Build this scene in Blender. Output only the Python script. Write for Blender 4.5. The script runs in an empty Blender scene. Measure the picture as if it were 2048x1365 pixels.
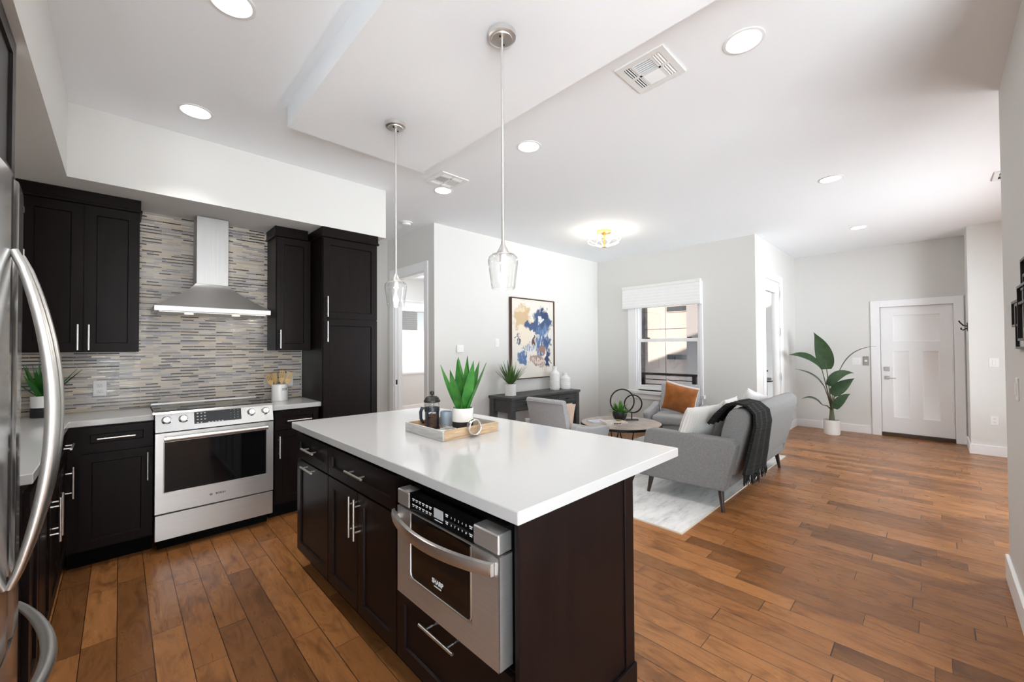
import bpy, bmesh, math, random
from mathutils import Matrix, Vector
random.seed(7)
C = bpy.context.scene.collection
SC = bpy.context.scene
PI = math.pi

# ------------------------------------------------------------------ camera
YAW, PITCH, ROLL, FPX, CAMH = 0.767284, 0.0154595, -0.00553682, 813.64, 1.47
s_, c_ = math.sin(YAW), math.cos(YAW)
FW = Vector((s_ * math.cos(PITCH), c_ * math.cos(PITCH), math.sin(PITCH)))
RT = Vector((c_, -s_, 0))
UP = RT.cross(FW)
R2 = RT * math.cos(ROLL) + UP * math.sin(ROLL)
U2 = UP * math.cos(ROLL) - RT * math.sin(ROLL)
cd = bpy.data.cameras.new('camera')
cam = bpy.data.objects.new('camera', cd)
C.objects.link(cam)
cam.matrix_world = Matrix(((R2.x, U2.x, -FW.x, 0), (R2.y, U2.y, -FW.y, 0), (R2.z, U2.z, -FW.z, CAMH), (0, 0, 0, 1)))
cd.sensor_width = 36
cd.sensor_fit = 'HORIZONTAL'
cd.lens = FPX * 36 / 2048
cd.clip_start = 0.02
SC.camera = cam

# ------------------------------------------------------------------ world, sun, exposure
SC.view_settings.view_transform = 'Standard'
SC.view_settings.look = 'None'
SC.view_settings.gamma = 1
SC.view_settings.use_curve_mapping = False
SC.view_settings.exposure = 0.27
SC.cycles.use_denoising = True
SC.cycles.max_bounces = 10
SC.cycles.diffuse_bounces = 6
SC.cycles.glossy_bounces = 5
SC.cycles.transparent_max_bounces = 16
SC.cycles.sample_clamp_indirect = 6
SC.cycles.caustics_reflective = False
SC.cycles.caustics_refractive = False
W = bpy.data.worlds.new('world')
SC.world = W
W.use_nodes = True
bg = W.node_tree.nodes['Background']
# overcast white sky above, stronger glow added below the horizon to light the ceiling
SKY, GLOW_BELOW = 4.5, 19.0
wn, wl = W.node_tree.nodes, W.node_tree.links
wtc = wn.new('ShaderNodeTexCoord')
wsp = wn.new('ShaderNodeSeparateXYZ')
wl.new(wtc.outputs['Generated'], wsp.inputs[0])
wr = wn.new('ShaderNodeMapRange')
wr.inputs['From Min'].default_value = -0.12
wr.inputs['From Max'].default_value = 0.12
wr.inputs['To Min'].default_value = GLOW_BELOW
wr.inputs['To Max'].default_value = SKY
wl.new(wsp.outputs['Z'], wr.inputs['Value'])
wl.new(wr.outputs['Result'], bg.inputs[1])
bg.inputs[0].default_value = (0.86, 0.94, 1.0, 1)
sd = bpy.data.lights.new('sun', 'SUN')
sd.energy = 40
sd.angle = 0.009
sd.color = (1, 0.90, 0.80)
sun = bpy.data.objects.new('sun', sd)
C.objects.link(sun)
sun.rotation_euler = Vector((1.0, -0.10, -0.70)).to_track_quat('-Z', 'Y').to_euler()

LAMP_W = 5.5      # each recessed can
LAMPCOL = (1.0, 0.97, 0.94)


def portal(name, loc, size, direction):
    d = bpy.data.lights.new(name, 'AREA')
    d.shape = 'RECTANGLE'
    d.size, d.size_y = size
    d.cycles.is_portal = True
    o = bpy.data.objects.new(name, d)
    C.objects.link(o)
    o.location = loc
    o.rotation_euler = Vector(direction).to_track_quat('-Z', 'Z').to_euler()


# ------------------------------------------------------------------ materials
def nm(name):
    m = bpy.data.materials.new(name)
    m.use_nodes = True
    nt = m.node_tree
    return m, nt, nt.nodes['Principled BSDF'], nt.links


def mat(name, col, rough=0.5, metal=0.0, spec=None, bump=None, var=None, coat=0.0, emit=None, sheen=0.0):
    """bump=(scale,strength) noise bump, var=(scale,amount) gentle colour variation"""
    m, nt, b, L = nm(name)
    b.inputs['Base Color'].default_value = (*col, 1)
    b.inputs['Roughness'].default_value = rough
    b.inputs['Metallic'].default_value = metal
    if spec is not None:
        b.inputs['Specular IOR Level'].default_value = spec
    if coat:
        b.inputs['Coat Weight'].default_value = coat
        b.inputs['Coat Roughness'].default_value = 0.1
    if sheen:
        b.inputs['Sheen Weight'].default_value = sheen
    if emit:
        b.inputs['Emission Color'].default_value = (*emit[0], 1)
        b.inputs['Emission Strength'].default_value = emit[1]
    tc = nt.nodes.new('ShaderNodeTexCoord')
    if var:
        n = nt.nodes.new('ShaderNodeTexNoise')
        n.inputs['Scale'].default_value = var[0]
        n.inputs['Detail'].default_value = 5
        L.new(tc.outputs['Object'], n.inputs['Vector'])
        r = nt.nodes.new('ShaderNodeValToRGB')
        a = var[1]
        r.color_ramp.elements[0].position = 0.3
        r.color_ramp.elements[1].position = 0.7
        r.color_ramp.elements[0].color = (*[max(0, x * (1 - a)) for x in col], 1)
        r.color_ramp.elements[1].color = (*[min(1, x * (1 + a)) for x in col], 1)
        L.new(n.outputs['Fac'], r.inputs['Fac'])
        L.new(r.outputs['Color'], b.inputs['Base Color'])
    if bump:
        n = nt.nodes.new('ShaderNodeTexNoise')
        n.inputs['Scale'].default_value = bump[0]
        n.inputs['Detail'].default_value = 4
        L.new(tc.outputs['Object'], n.inputs['Vector'])
        bp = nt.nodes.new('ShaderNodeBump')
        bp.inputs['Strength'].default_value = bump[1]
        bp.inputs['Distance'].default_value = 0.01
        L.new(n.outputs['Fac'], bp.inputs['Height'])
        L.new(bp.outputs['Normal'], b.inputs['Normal'])
    return m


def ramp(nt, pts, interp='LINEAR'):
    r = nt.nodes.new('ShaderNodeValToRGB')
    cr = r.color_ramp
    cr.interpolation = interp
    while len(cr.elements) < len(pts):
        cr.elements.new(0.5)
    for e, (p, c) in zip(cr.elements, pts):
        e.position = p
        e.color = (*c, 1)
    return r


def mapping(nt, L, src='Object', scale=(1, 1, 1), rot=(0, 0, 0), loc=(0, 0, 0)):
    tc = nt.nodes.new('ShaderNodeTexCoord')
    mp = nt.nodes.new('ShaderNodeMapping')
    mp.inputs['Scale'].default_value = scale
    mp.inputs['Rotation'].default_value = rot
    mp.inputs['Location'].default_value = loc
    L.new(tc.outputs[src], mp.inputs['Vector'])
    return mp


def mixrgb(nt, L, typ, fac, a, b):
    n = nt.nodes.new('ShaderNodeMixRGB')
    n.blend_type = typ
    for k, v in ((0, fac), (1, a), (2, b)):
        if hasattr(v, 'is_linked'):
            L.new(v, n.inputs[k])
        elif isinstance(v, (int, float)):
            n.inputs[k].default_value = v
        else:
            n.inputs[k].default_value = (*v, 1)
    return n.outputs[0]


def wood_floor():
    m, nt, b, L = nm('hardwood_floor')
    mp = mapping(nt, L, rot=(0, 0, PI / 2))
    RH, PL = 0.128, 0.80
    sx = nt.nodes.new('ShaderNodeSeparateXYZ')
    L.new(mp.outputs['Vector'], sx.inputs[0])

    def mth(op, a, b2=None, c2=None):
        n = nt.nodes.new('ShaderNodeMath')
        n.operation = op
        for i, v in enumerate((a, b2, c2)):
            if v is None:
                continue
            if isinstance(v, (int, float)):
                n.inputs[i].default_value = v
            else:
                L.new(v, n.inputs[i])
        return n.outputs[0]
    row = mth('FLOOR', mth('DIVIDE', sx.outputs['Y'], RH))
    wn_ = nt.nodes.new('ShaderNodeTexWhiteNoise')
    wn_.noise_dimensions = '1D'
    L.new(row, wn_.inputs['W'])
    uu = mth('MULTIPLY_ADD', wn_.outputs['Value'], 7.3, sx.outputs['X'])
    # planks of uneven length: a slow wobble of the running coordinate
    uu = mth('MULTIPLY_ADD', mth('SINE', mth('MULTIPLY', uu, 2.9)), 0.13, uu)
    cb = nt.nodes.new('ShaderNodeCombineXYZ')
    L.new(uu, cb.inputs[0])
    L.new(sx.outputs['Y'], cb.inputs[1])
    br = nt.nodes.new('ShaderNodeTexBrick')
    br.offset = 0.0
    br.squash = 1.0
    br.inputs['Scale'].default_value = 1
    br.inputs['Mortar Size'].default_value = 0.0021
    br.inputs['Mortar Smooth'].default_value = 0.25
    br.inputs['Bias'].default_value = 0
    br.inputs['Brick Width'].default_value = PL
    br.inputs['Row Height'].default_value = RH
    br.inputs['Color1'].default_value = (0, 0, 0, 1)
    br.inputs['Color2'].default_value = (1, 1, 1, 1)
    br.inputs['Mortar'].default_value = (0.5, 0.5, 0.5, 1)
    L.new(cb.outputs[0], br.inputs['Vector'])
    tint = ramp(nt, [(0, (0.130, 0.053, 0.0175)), (0.3, (0.225, 0.091, 0.029)), (0.6, (0.265, 0.110, 0.036)), (0.85, (0.310, 0.132, 0.044)), (1, (0.160, 0.066, 0.022))])
    L.new(br.outputs['Color'], tint.inputs['Fac'])

    def noise(scl, ns, det, dis, shift):
        mp2 = mapping(nt, L, scale=scl)
        sc = nt.nodes.new('ShaderNodeVectorMath')
        sc.operation = 'SCALE'
        sc.inputs['Scale'].default_value = shift
        L.new(br.outputs['Color'], sc.inputs[0])
        ad = nt.nodes.new('ShaderNodeVectorMath')
        ad.operation = 'ADD'
        L.new(mp2.outputs['Vector'], ad.inputs[0])
        L.new(sc.outputs['Vector'], ad.inputs[1])
        n = nt.nodes.new('ShaderNodeTexNoise')
        n.inputs['Scale'].default_value = ns
        n.inputs['Detail'].default_value = det
        n.inputs['Distortion'].default_value = dis
        L.new(ad.outputs['Vector'], n.inputs['Vector'])
        return n, ad
    n1, a1 = noise((7, 1.6, 1), 1.9, 6, 2.4, 13)        # soft figure
    g = ramp(nt, [(0.28, (0.66, 0.62, 0.58)), (0.5, (1, 1, 1)), (0.78, (1.18, 1.17, 1.15))])
    L.new(n1.outputs['Fac'], g.inputs['Fac'])
    col = mixrgb(nt, L, 'MULTIPLY', 1, tint.outputs['Color'], g.outputs['Color'])
    n2, a2 = noise((3.2, 1.5, 1), 2.2, 3, 0.8, 7)         # darker mineral blotches
    g2 = ramp(nt, [(0.30, (0.50, 0.45, 0.41)), (0.44, (1, 1, 1))])
    L.new(n2.outputs['Fac'], g2.inputs['Fac'])
    col = mixrgb(nt, L, 'MULTIPLY', 0.7, col, g2.outputs['Color'])
    # growth rings: thin lines from repeated bands of the figure noise
    rings = mth('FRACT', mth('MULTIPLY', n1.outputs['Fac'], 16))
    g3 = ramp(nt, [(0.0, (0.86, 0.84, 0.82)), (0.12, (1, 1, 1)), (0.9, (1, 1, 1)), (1.0, (1.1, 1.1, 1.08))])
    L.new(rings, g3.inputs['Fac'])
    col = mixrgb(nt, L, 'MULTIPLY', 0.8, col, g3.outputs['Color'])
    # knots
    vo = nt.nodes.new('ShaderNodeTexVoronoi')
    vo.inputs['Scale'].default_value = 1
    mpk = mapping(nt, L, scale=(3.1, 1.7, 1))
    L.new(mpk.outputs['Vector'], vo.inputs['Vector'])
    g4 = ramp(nt, [(0.015, (0.28, 0.2, 0.16)), (0.05, (0.7, 0.64, 0.6)), (0.11, (1, 1, 1))])
    L.new(vo.outputs['Distance'], g4.inputs['Fac'])
    col = mixrgb(nt, L, 'MULTIPLY', 0.8, col, g4.outputs['Color'])
    dark = mixrgb(nt, L, 'MIX', br.outputs['Fac'], col, (0.030, 0.013, 0.007))
    L.new(dark, b.inputs['Base Color'])
    rr = ramp(nt, [(0.3, (0.36,) * 3), (0.7, (0.26,) * 3)])
    L.new(n1.outputs['Fac'], rr.inputs['Fac'])
    L.new(rr.outputs['Color'], b.inputs['Roughness'])
    b.inputs['Specular IOR Level'].default_value = 0.28
    bp = nt.nodes.new('ShaderNodeBump')
    bp.inputs['Strength'].default_value = 0.4
    bp.inputs['Distance'].default_value = 0.004
    L.new(mth('MULTIPLY_ADD', br.outputs['Fac'], -1.2, n1.outputs['Fac']), bp.inputs['Height'])
    L.new(bp.outputs['Normal'], b.inputs['Normal'])
    return m


def mosaic():
    m, nt, b, L = nm('mosaic_tile')
    mp = mapping(nt, L, rot=(PI / 2, 0, 0))
    h = 0.0128
    sx = nt.nodes.new('ShaderNodeSeparateXYZ')
    L.new(mp.outputs['Vector'], sx.inputs[0])

    def mth(op, a, b2=None, c2=None):
        n = nt.nodes.new('ShaderNodeMath')
        n.operation = op
        for i, v in enumerate((a, b2, c2)):
            if v is None:
                continue
            if isinstance(v, (int, float)):
                n.inputs[i].default_value = v
            else:
                L.new(v, n.inputs[i])
        return n.outputs[0]
    # rows alternate thick and thin
    wv = mth('SINE', mth('MULTIPLY', sx.outputs['Y'], PI / h))
    vv = mth('MULTIPLY_ADD', wv, 0.20 * h, sx.outputs['Y'])
    par = mth('GREATER_THAN', mth('FRACT', mth('MULTIPLY', vv, 0.5 / h)), 0.5)
    cb = nt.nodes.new('ShaderNodeCombineXYZ')
    L.new(sx.outputs['X'], cb.inputs[0])
    L.new(vv, cb.inputs[1])
    br = nt.nodes.new('ShaderNodeTexBrick')
    br.offset, br.offset_frequency, br.squash, br.squash_frequency = 0.41, 2, 0.62, 3
    br.inputs['Scale'].default_value = 1
    br.inputs['Mortar Size'].default_value = 0.0010
    br.inputs['Mortar Smooth'].default_value = 0.1
    br.inputs['Brick Width'].default_value = 0.125
    br.inputs['Row Height'].default_value = h
    br.inputs['Color1'].default_value = (0, 0, 0, 1)
    br.inputs['Color2'].default_value = (1, 1, 1, 1)
    br.inputs['Mortar'].default_value = (0.5, 0.5, 0.5, 1)
    L.new(cb.outputs[0], br.inputs['Vector'])
    ca = [(0.56, 0.46, 0.34), (0.40, 0.37, 0.36), (0.66, 0.56, 0.43), (0.52, 0.47, 0.43), (0.29, 0.275, 0.285), (0.60, 0.49, 0.35),
          (0.44, 0.40, 0.39), (0.66, 0.59, 0.50), (0.48, 0.40, 0.31), (0.62, 0.53, 0.41), (0.34, 0.31, 0.31), (0.56, 0.51, 0.46)]
    cz = [(0.60, 0.50, 0.38), (0.060, 0.042, 0.038), (0.42, 0.38, 0.36), (0.085, 0.062, 0.055), (0.56, 0.48, 0.38), (0.05, 0.038, 0.04),
          (0.20, 0.175, 0.175), (0.62, 0.54, 0.44), (0.07, 0.05, 0.045), (0.36, 0.33, 0.33)]
    r = ramp(nt, [(i / len(ca), c) for i, c in enumerate(ca)], 'CONSTANT')
    r2 = ramp(nt, [(i / len(cz), c) for i, c in enumerate(cz)], 'CONSTANT')
    L.new(br.outputs['Color'], r.inputs['Fac'])
    L.new(br.outputs['Color'], r2.inputs['Fac'])
    tile = mixrgb(nt, L, 'MIX', par, r.outputs['Color'], r2.outputs['Color'])
    grout = mixrgb(nt, L, 'MIX', br.outputs['Fac'], tile, (0.52, 0.48, 0.43))
    L.new(grout, b.inputs['Base Color'])
    rg = ramp(nt, [(0, (0.12,) * 3), (0.5, (0.34,) * 3), (1, (0.1,) * 3)])
    L.new(br.outputs['Color'], rg.inputs['Fac'])
    L.new(rg.outputs['Color'], b.inputs['Roughness'])
    bp = nt.nodes.new('ShaderNodeBump')
    bp.inputs['Strength'].default_value = 0.5
    bp.inputs['Distance'].default_value = 0.002
    bp.invert = True
    L.new(br.outputs['Fac'], bp.inputs['Height'])
    L.new(bp.outputs['Normal'], b.inputs['Normal'])
    return m


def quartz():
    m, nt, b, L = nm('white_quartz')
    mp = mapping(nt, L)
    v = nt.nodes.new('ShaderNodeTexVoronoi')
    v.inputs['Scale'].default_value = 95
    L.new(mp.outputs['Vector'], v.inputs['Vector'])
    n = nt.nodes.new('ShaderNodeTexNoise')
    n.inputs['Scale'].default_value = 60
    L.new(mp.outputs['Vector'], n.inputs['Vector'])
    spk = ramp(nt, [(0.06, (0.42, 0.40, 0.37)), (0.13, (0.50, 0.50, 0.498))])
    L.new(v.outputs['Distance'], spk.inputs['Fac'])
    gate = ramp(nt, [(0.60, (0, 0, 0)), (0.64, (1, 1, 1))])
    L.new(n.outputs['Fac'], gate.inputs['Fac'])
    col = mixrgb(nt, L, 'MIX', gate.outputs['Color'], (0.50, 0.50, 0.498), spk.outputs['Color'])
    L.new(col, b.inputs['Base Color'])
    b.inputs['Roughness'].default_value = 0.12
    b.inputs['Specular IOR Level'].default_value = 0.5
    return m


def brushed(name, col=(0.66, 0.655, 0.645), rough=0.33, scale=(2, 2, 220), aniso=0.7, rot=0.25, metal=0.86):
    m, nt, b, L = nm(name)
    mp = mapping(nt, L, scale=scale)
    n = nt.nodes.new('ShaderNodeTexNoise')
    n.inputs['Scale'].default_value = 1.5
    n.inputs['Detail'].default_value = 4
    L.new(mp.outputs['Vector'], n.inputs['Vector'])
    r = ramp(nt, [(0.3, tuple(x * 0.93 for x in col)), (0.7, tuple(min(1, x * 1.05) for x in col))])
    L.new(n.outputs['Fac'], r.inputs['Fac'])
    L.new(r.outputs['Color'], b.inputs['Base Color'])
    b.inputs['Metallic'].default_value = metal
    b.inputs['Roughness'].default_value = rough
    b.inputs['Anisotropic'].default_value = aniso
    b.inputs['Anisotropic Rotation'].default_value = rot
    tg = nt.nodes.new('ShaderNodeTangent')
    tg.direction_type = 'RADIAL'
    tg.axis = 'Z'
    L.new(tg.outputs[0], b.inputs['Tangent'])
    bp = nt.nodes.new('ShaderNodeBump')
    bp.inputs['Strength'].default_value = 0.08
    bp.inputs['Distance'].default_value = 0.001
    L.new(n.outputs['Fac'], bp.inputs['Height'])
    L.new(bp.outputs['Normal'], b.inputs['Normal'])
    return m


def fabric(name, c1, c2, scale=260, bumpk=0.4, heather=35):
    m, nt, b, L = nm(name)
    mp = mapping(nt, L)
    n = nt.nodes.new('ShaderNodeTexNoise')
    n.inputs['Scale'].default_value = heather
    n.inputs['Detail'].default_value = 8
    n.inputs['Roughness'].default_value = 0.8
    L.new(mp.outputs['Vector'], n.inputs['Vector'])
    r = ramp(nt, [(0.36, c1), (0.64, c2)])
    L.new(n.outputs['Fac'], r.inputs['Fac'])
    L.new(r.outputs['Color'], b.inputs['Base Color'])
    b.inputs['Roughness'].default_value = 0.95
    b.inputs['Specular IOR Level'].default_value = 0.15
    b.inputs['Sheen Weight'].default_value = 0.15
    n2 = nt.nodes.new('ShaderNodeTexNoise')
    n2.inputs['Scale'].default_value = scale
    L.new(mp.outputs['Vector'], n2.inputs['Vector'])
    bp = nt.nodes.new('ShaderNodeBump')
    bp.inputs['Strength'].default_value = bumpk
    bp.inputs['Distance'].default_value = 0.003
    L.new(n2.outputs['Fac'], bp.inputs['Height'])
    L.new(bp.outputs['Normal'], b.inputs['Normal'])
    return m


def wavy(name, c1, c2, scale, direction='Z', rough=0.85, bumpk=0.6, dist=0.0, typ='SIN'):
    """ribbed / knitted / grained stuff: a wave texture drives colour and bump"""
    m, nt, b, L = nm(name)
    mp = mapping(nt, L)
    w = nt.nodes.new('ShaderNodeTexWave')
    w.bands_direction = direction
    w.wave_profile = typ
    w.inputs['Scale'].default_value = scale
    w.inputs['Distortion'].default_value = dist
    w.inputs['Detail'].default_value = 3
    L.new(mp.outputs['Vector'], w.inputs['Vector'])
    r = ramp(nt, [(0.1, c1), (0.9, c2)])
    L.new(w.outputs['Fac'], r.inputs['Fac'])
    L.new(r.outputs['Color'], b.inputs['Base Color'])
    b.inputs['Roughness'].default_value = rough
    bp = nt.nodes.new('ShaderNodeBump')
    bp.inputs['Strength'].default_value = bumpk
    bp.inputs['Distance'].default_value = 0.006
    L.new(w.outputs['Fac'], bp.inputs['Height'])
    L.new(bp.outputs['Normal'], b.inputs['Normal'])
    return m


def grain(name, c1, c2, scale=(3, 40, 40), rough=0.5, spec=0.4, coat=0.0):
    m, nt, b, L = nm(name)
    mp = mapping(nt, L, scale=scale)
    n = nt.nodes.new('ShaderNodeTexNoise')
    n.inputs['Scale'].default_value = 1
    n.inputs['Detail'].default_value = 6
    n.inputs['Distortion'].default_value = 1.2
    L.new(mp.outputs['Vector'], n.inputs['Vector'])
    r = ramp(nt, [(0.3, c1), (0.7, c2)])
    L.new(n.outputs['Fac'], r.inputs['Fac'])
    L.new(r.outputs['Color'], b.inputs['Base Color'])
    b.inputs['Roughness'].default_value = rough
    b.inputs['Specular IOR Level'].default_value = spec
    if coat:
        b.inputs['Coat Weight'].default_value = coat
    return m


def glassy(name, tint=(1, 1, 1), lo=0.05, hi=0.9, rough=0.02):
    """thin clear glass: transparent with a fresnel reflection"""
    m, nt, b, L = nm(name)
    out = nt.nodes['Material Output']
    t = nt.nodes.new('ShaderNodeBsdfTransparent')
    t.inputs[0].default_value = (*tint, 1)
    g = nt.nodes.new('ShaderNodeBsdfGlossy')
    g.inputs['Roughness'].default_value = rough
    lw = nt.nodes.new('ShaderNodeLayerWeight')
    lw.inputs['Blend'].default_value = 0.5
    pw = nt.nodes.new('ShaderNodeMath')
    pw.operation = 'POWER'
    pw.inputs[1].default_value = 4.0
    L.new(lw.outputs['Facing'], pw.inputs[0])
    f = nt.nodes.new('ShaderNodeMath')
    f.operation = 'MULTIPLY_ADD'
    f.inputs[1].default_value = hi
    f.inputs[2].default_value = lo
    L.new(pw.outputs[0], f.inputs[0])
    mx = nt.nodes.new('ShaderNodeMixShader')
    L.new(f.outputs[0], mx.inputs[0])
    L.new(t.outputs[0], mx.inputs[1])
    L.new(g.outputs[0], mx.inputs[2])
    L.new(mx.outputs[0], out.inputs['Surface'])
    return m


def shade_cloth(name, col, trans=0.5):
    m, nt, b, L = nm(name)
    out = nt.nodes['Material Output']
    d = nt.nodes.new('ShaderNodeBsdfDiffuse')
    d.inputs[0].default_value = (*col, 1)
    t = nt.nodes.new('ShaderNodeBsdfTranslucent')
    t.inputs[0].default_value = (*col, 1)
    mx = nt.nodes.new('ShaderNodeMixShader')
    mx.inputs[0].default_value = trans
    L.new(d.outputs[0], mx.inputs[1])
    L.new(t.outputs[0], mx.inputs[2])
    L.new(mx.outputs[0], out.inputs['Surface'])
    return m


def leafmat(name, c1, c2, rough=0.35):
    m, nt, b, L = nm(name)
    mp = mapping(nt, L)
    n = nt.nodes.new('ShaderNodeTexNoise')
    n.inputs['Scale'].default_value = 14
    L.new(mp.outputs['Vector'], n.inputs['Vector'])
    r = ramp(nt, [(0.3, c1), (0.7, c2)])
    L.new(n.outputs['Fac'], r.inputs['Fac'])
    L.new(r.outputs['Color'], b.inputs['Base Color'])
    b.inputs['Roughness'].default_value = rough
    return m


M = {}
M['wall'] = mat('wall_paint', (0.70, 0.69, 0.668), 0.75, spec=0.2)
M['ceil'] = mat('ceiling_paint', (0.90, 0.925, 0.95), 0.9, spec=0.1, bump=(120, 0.06))
M['trim'] = mat('white_trim', (0.88, 0.88, 0.885), 0.4)
M['floor'] = wood_floor()
M['tile'] = mosaic()
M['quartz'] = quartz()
M['cab'] = grain('espresso_cabinet', (0.0060, 0.0036, 0.0035), (0.0102, 0.0057, 0.0053), (26, 26, 2.5), 0.36, 0.12)
M['cabin'] = mat('black_toe_kick', (0.004, 0.0035, 0.0035), 0.7, spec=0.05)
M['steel'] = brushed('brushed_steel')
M['steelv'] = brushed('brushed_steel_vertical', scale=(220, 220, 2), aniso=0.3)
M['fridge'] = brushed('fridge_steel', (0.50, 0.495, 0.49), 0.15, (160, 160, 2), 0.3)
M['hood'] = brushed('brushed_hood_steel', (0.46, 0.455, 0.445), 0.36, (220, 220, 2), 0.2)
M['nickel'] = mat('satin_nickel', (0.78, 0.77, 0.75), 0.34, 1.0)
M['handle'] = mat('satin_aluminium', (0.70, 0.69, 0.67), 0.33, 1.0)
M['chrome'] = mat('polished_chrome', (0.85, 0.85, 0.86), 0.06, 1.0)
M['blackgl'] = mat('black_glass', (0.004, 0.004, 0.0045), 0.06, spec=0.35)
M['black'] = mat('black_plastic', (0.012, 0.012, 0.012), 0.45)
M['blackm'] = mat('black_metal', (0.016, 0.014, 0.013), 0.42, 0.6)
M['white'] = mat('white_plastic', (0.82, 0.82, 0.81), 0.35)
M['ceramic'] = mat('white_ceramic', (0.83, 0.82, 0.80), 0.25)
M['matteblack'] = mat('matte_black_ceramic', (0.012, 0.012, 0.014), 0.4)
M['ink'] = mat('white_print', (0.75, 0.75, 0.75), 0.6)
M['inkd'] = mat('dark_print', (0.03, 0.03, 0.03), 0.6)
M['lens'] = mat('lamp_lens', (0.9, 0.9, 0.9), 0.5, emit=((1, 0.97, 0.93), 9))
M['warmlens'] = mat('warm_hood_lens', (0.9, 0.85, 0.75), 0.4, emit=((1, 0.85, 0.6), 1.2))
M['filament'] = mat('glowing_filament', (1, 0.8, 0.5), 0.5, emit=((1, 0.78, 0.5), 30))
M['bulb'] = mat('bulb_glow', (1, 0.9, 0.8), 0.3, emit=((1, 0.88, 0.72), 9))
M['ledtube'] = mat('lit_led_tube', (1, 0.95, 0.85), 0.4, emit=((1, 0.93, 0.80), 5))
M['gold'] = mat('brushed_gold', (0.70, 0.44, 0.14), 0.28, 1.0)
M['glass'] = glassy('clear_glass')
M['pane'] = glassy('window_glass', (0.97, 0.98, 0.98))
M['tinted'] = glassy('tinted_window_glass', (0.60, 0.60, 0.61))
M['fabric'] = fabric('grey_heather_fabric', (0.155, 0.153, 0.152), (0.235, 0.232, 0.229), heather=95)
M['tweed'] = fabric('light_grey_tweed', (0.28, 0.28, 0.285), (0.50, 0.50, 0.505), heather=130)
M['leg'] = mat('dark_wood_leg', (0.028, 0.016, 0.011), 0.35)
M['rug'] = None
M['throw'] = wavy('black_knit', (0.003, 0.003, 0.003), (0.010, 0.0095, 0.0095), 24, 'Z', 0.95, 1.0, 1.5)
M['leather'] = mat('tan_leather', (0.40, 0.135, 0.032), 0.42, var=(9, 0.3), bump=(60, 0.25))
M['fur'] = mat('white_fur', (0.78, 0.76, 0.73), 0.95, bump=(90, 0.9))
M['cotton'] = wavy('white_ribbed_cotton', (0.66, 0.65, 0.63), (0.80, 0.79, 0.77), 22, 'X', 0.9, 0.5)
M['linen'] = fabric('white_linen', (0.70, 0.69, 0.67), (0.82, 0.81, 0.80), heather=80)
M['pink'] = mat('blush_pillow', (0.62, 0.45, 0.36), 0.9, bump=(120, 0.4))
M['greywood'] = grain('charcoal_wood', (0.032, 0.032, 0.033), (0.072, 0.071, 0.072), (4, 60, 60), 0.5)
M['traywood'] = grain('light_tray_wood', (0.36, 0.235, 0.135), (0.58, 0.42, 0.27), (7, 60, 60), 0.55)
M['traygrey'] = grain('weathered_tray_wood', (0.36, 0.35, 0.33), (0.55, 0.54, 0.52), (60, 7, 60), 0.6)
M['tabletop'] = grain('walnut_top', (0.34, 0.285, 0.25), (0.50, 0.43, 0.39), (30, 4, 8), 0.25, coat=0.2)
M['bamboo'] = grain('bamboo', (0.62, 0.40, 0.17), (0.74, 0.52, 0.26), (30, 30, 4), 0.5)
M['leafA'] = leafmat('agave_leaf', (0.014, 0.105, 0.018), (0.05, 0.225, 0.03))
M['leafB'] = leafmat('spiky_leaf', (0.03, 0.11, 0.02), (0.10, 0.19, 0.045))
M['leafC'] = leafmat('broad_leaf', (0.013, 0.036, 0.012), (0.027, 0.068, 0.020), 0.45)
M['leafD'] = leafmat('fern_leaf', (0.03, 0.14, 0.015), (0.12, 0.34, 0.05))
M['stem'] = mat('plant_stem', (0.085, 0.085, 0.04), 0.6)
M['soil'] = mat('potting_soil', (0.03, 0.02, 0.014), 0.95, bump=(80, 1.0))
M['mug'] = mat('blue_grey_stoneware', (0.36, 0.44, 0.52), 0.45)
M['coffee'] = mat('coffee_beans', (0.045, 0.017, 0.009), 0.5, bump=(140, 1.0))
M['navy'] = mat('navy_plastic', (0.012, 0.018, 0.032), 0.25)
M['shade'] = shade_cloth('pleated_shade', (0.95, 0.95, 0.95), 0.12)
M['shade2'] = shade_cloth('sheer_shade', (0.95, 0.95, 0.95), 0.5)
M['paper'] = mat('book_paper', (0.78, 0.76, 0.72), 0.7)
M['cover'] = mat('book_cover', (0.66, 0.60, 0.55), 0.45, var=(14, 0.25))
M['cover2'] = mat('pale_book_cover', (0.62, 0.64, 0.72), 0.45, var=(10, 0.15))
M['peach'] = wavy('facade_panel', (0.235, 0.198, 0.175), (0.245, 0.207, 0.184), 4, 'Z', 0.9, 0.05)
M['siding'] = wavy('brown_siding', (0.045, 0.040, 0.037), (0.085, 0.077, 0.072), 5.2, 'Z', 0.85, 0.4, typ='SAW')
M['rail'] = mat('bronze_rail', (0.012, 0.009, 0.008), 0.5, spec=0.1)
M['darkpane'] = mat('dark_window', (0.03, 0.033, 0.035), 0.1)
M['ground'] = mat('paving', (0.14, 0.13, 0.125), 0.9)
M['oak'] = grain('frame_walnut', (0.055, 0.025, 0.013), (0.11, 0.052, 0.028), (30, 30, 3), 0.4)
M['thresh'] = mat('bronze_threshold', (0.06, 0.035, 0.02), 0.45)


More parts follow.
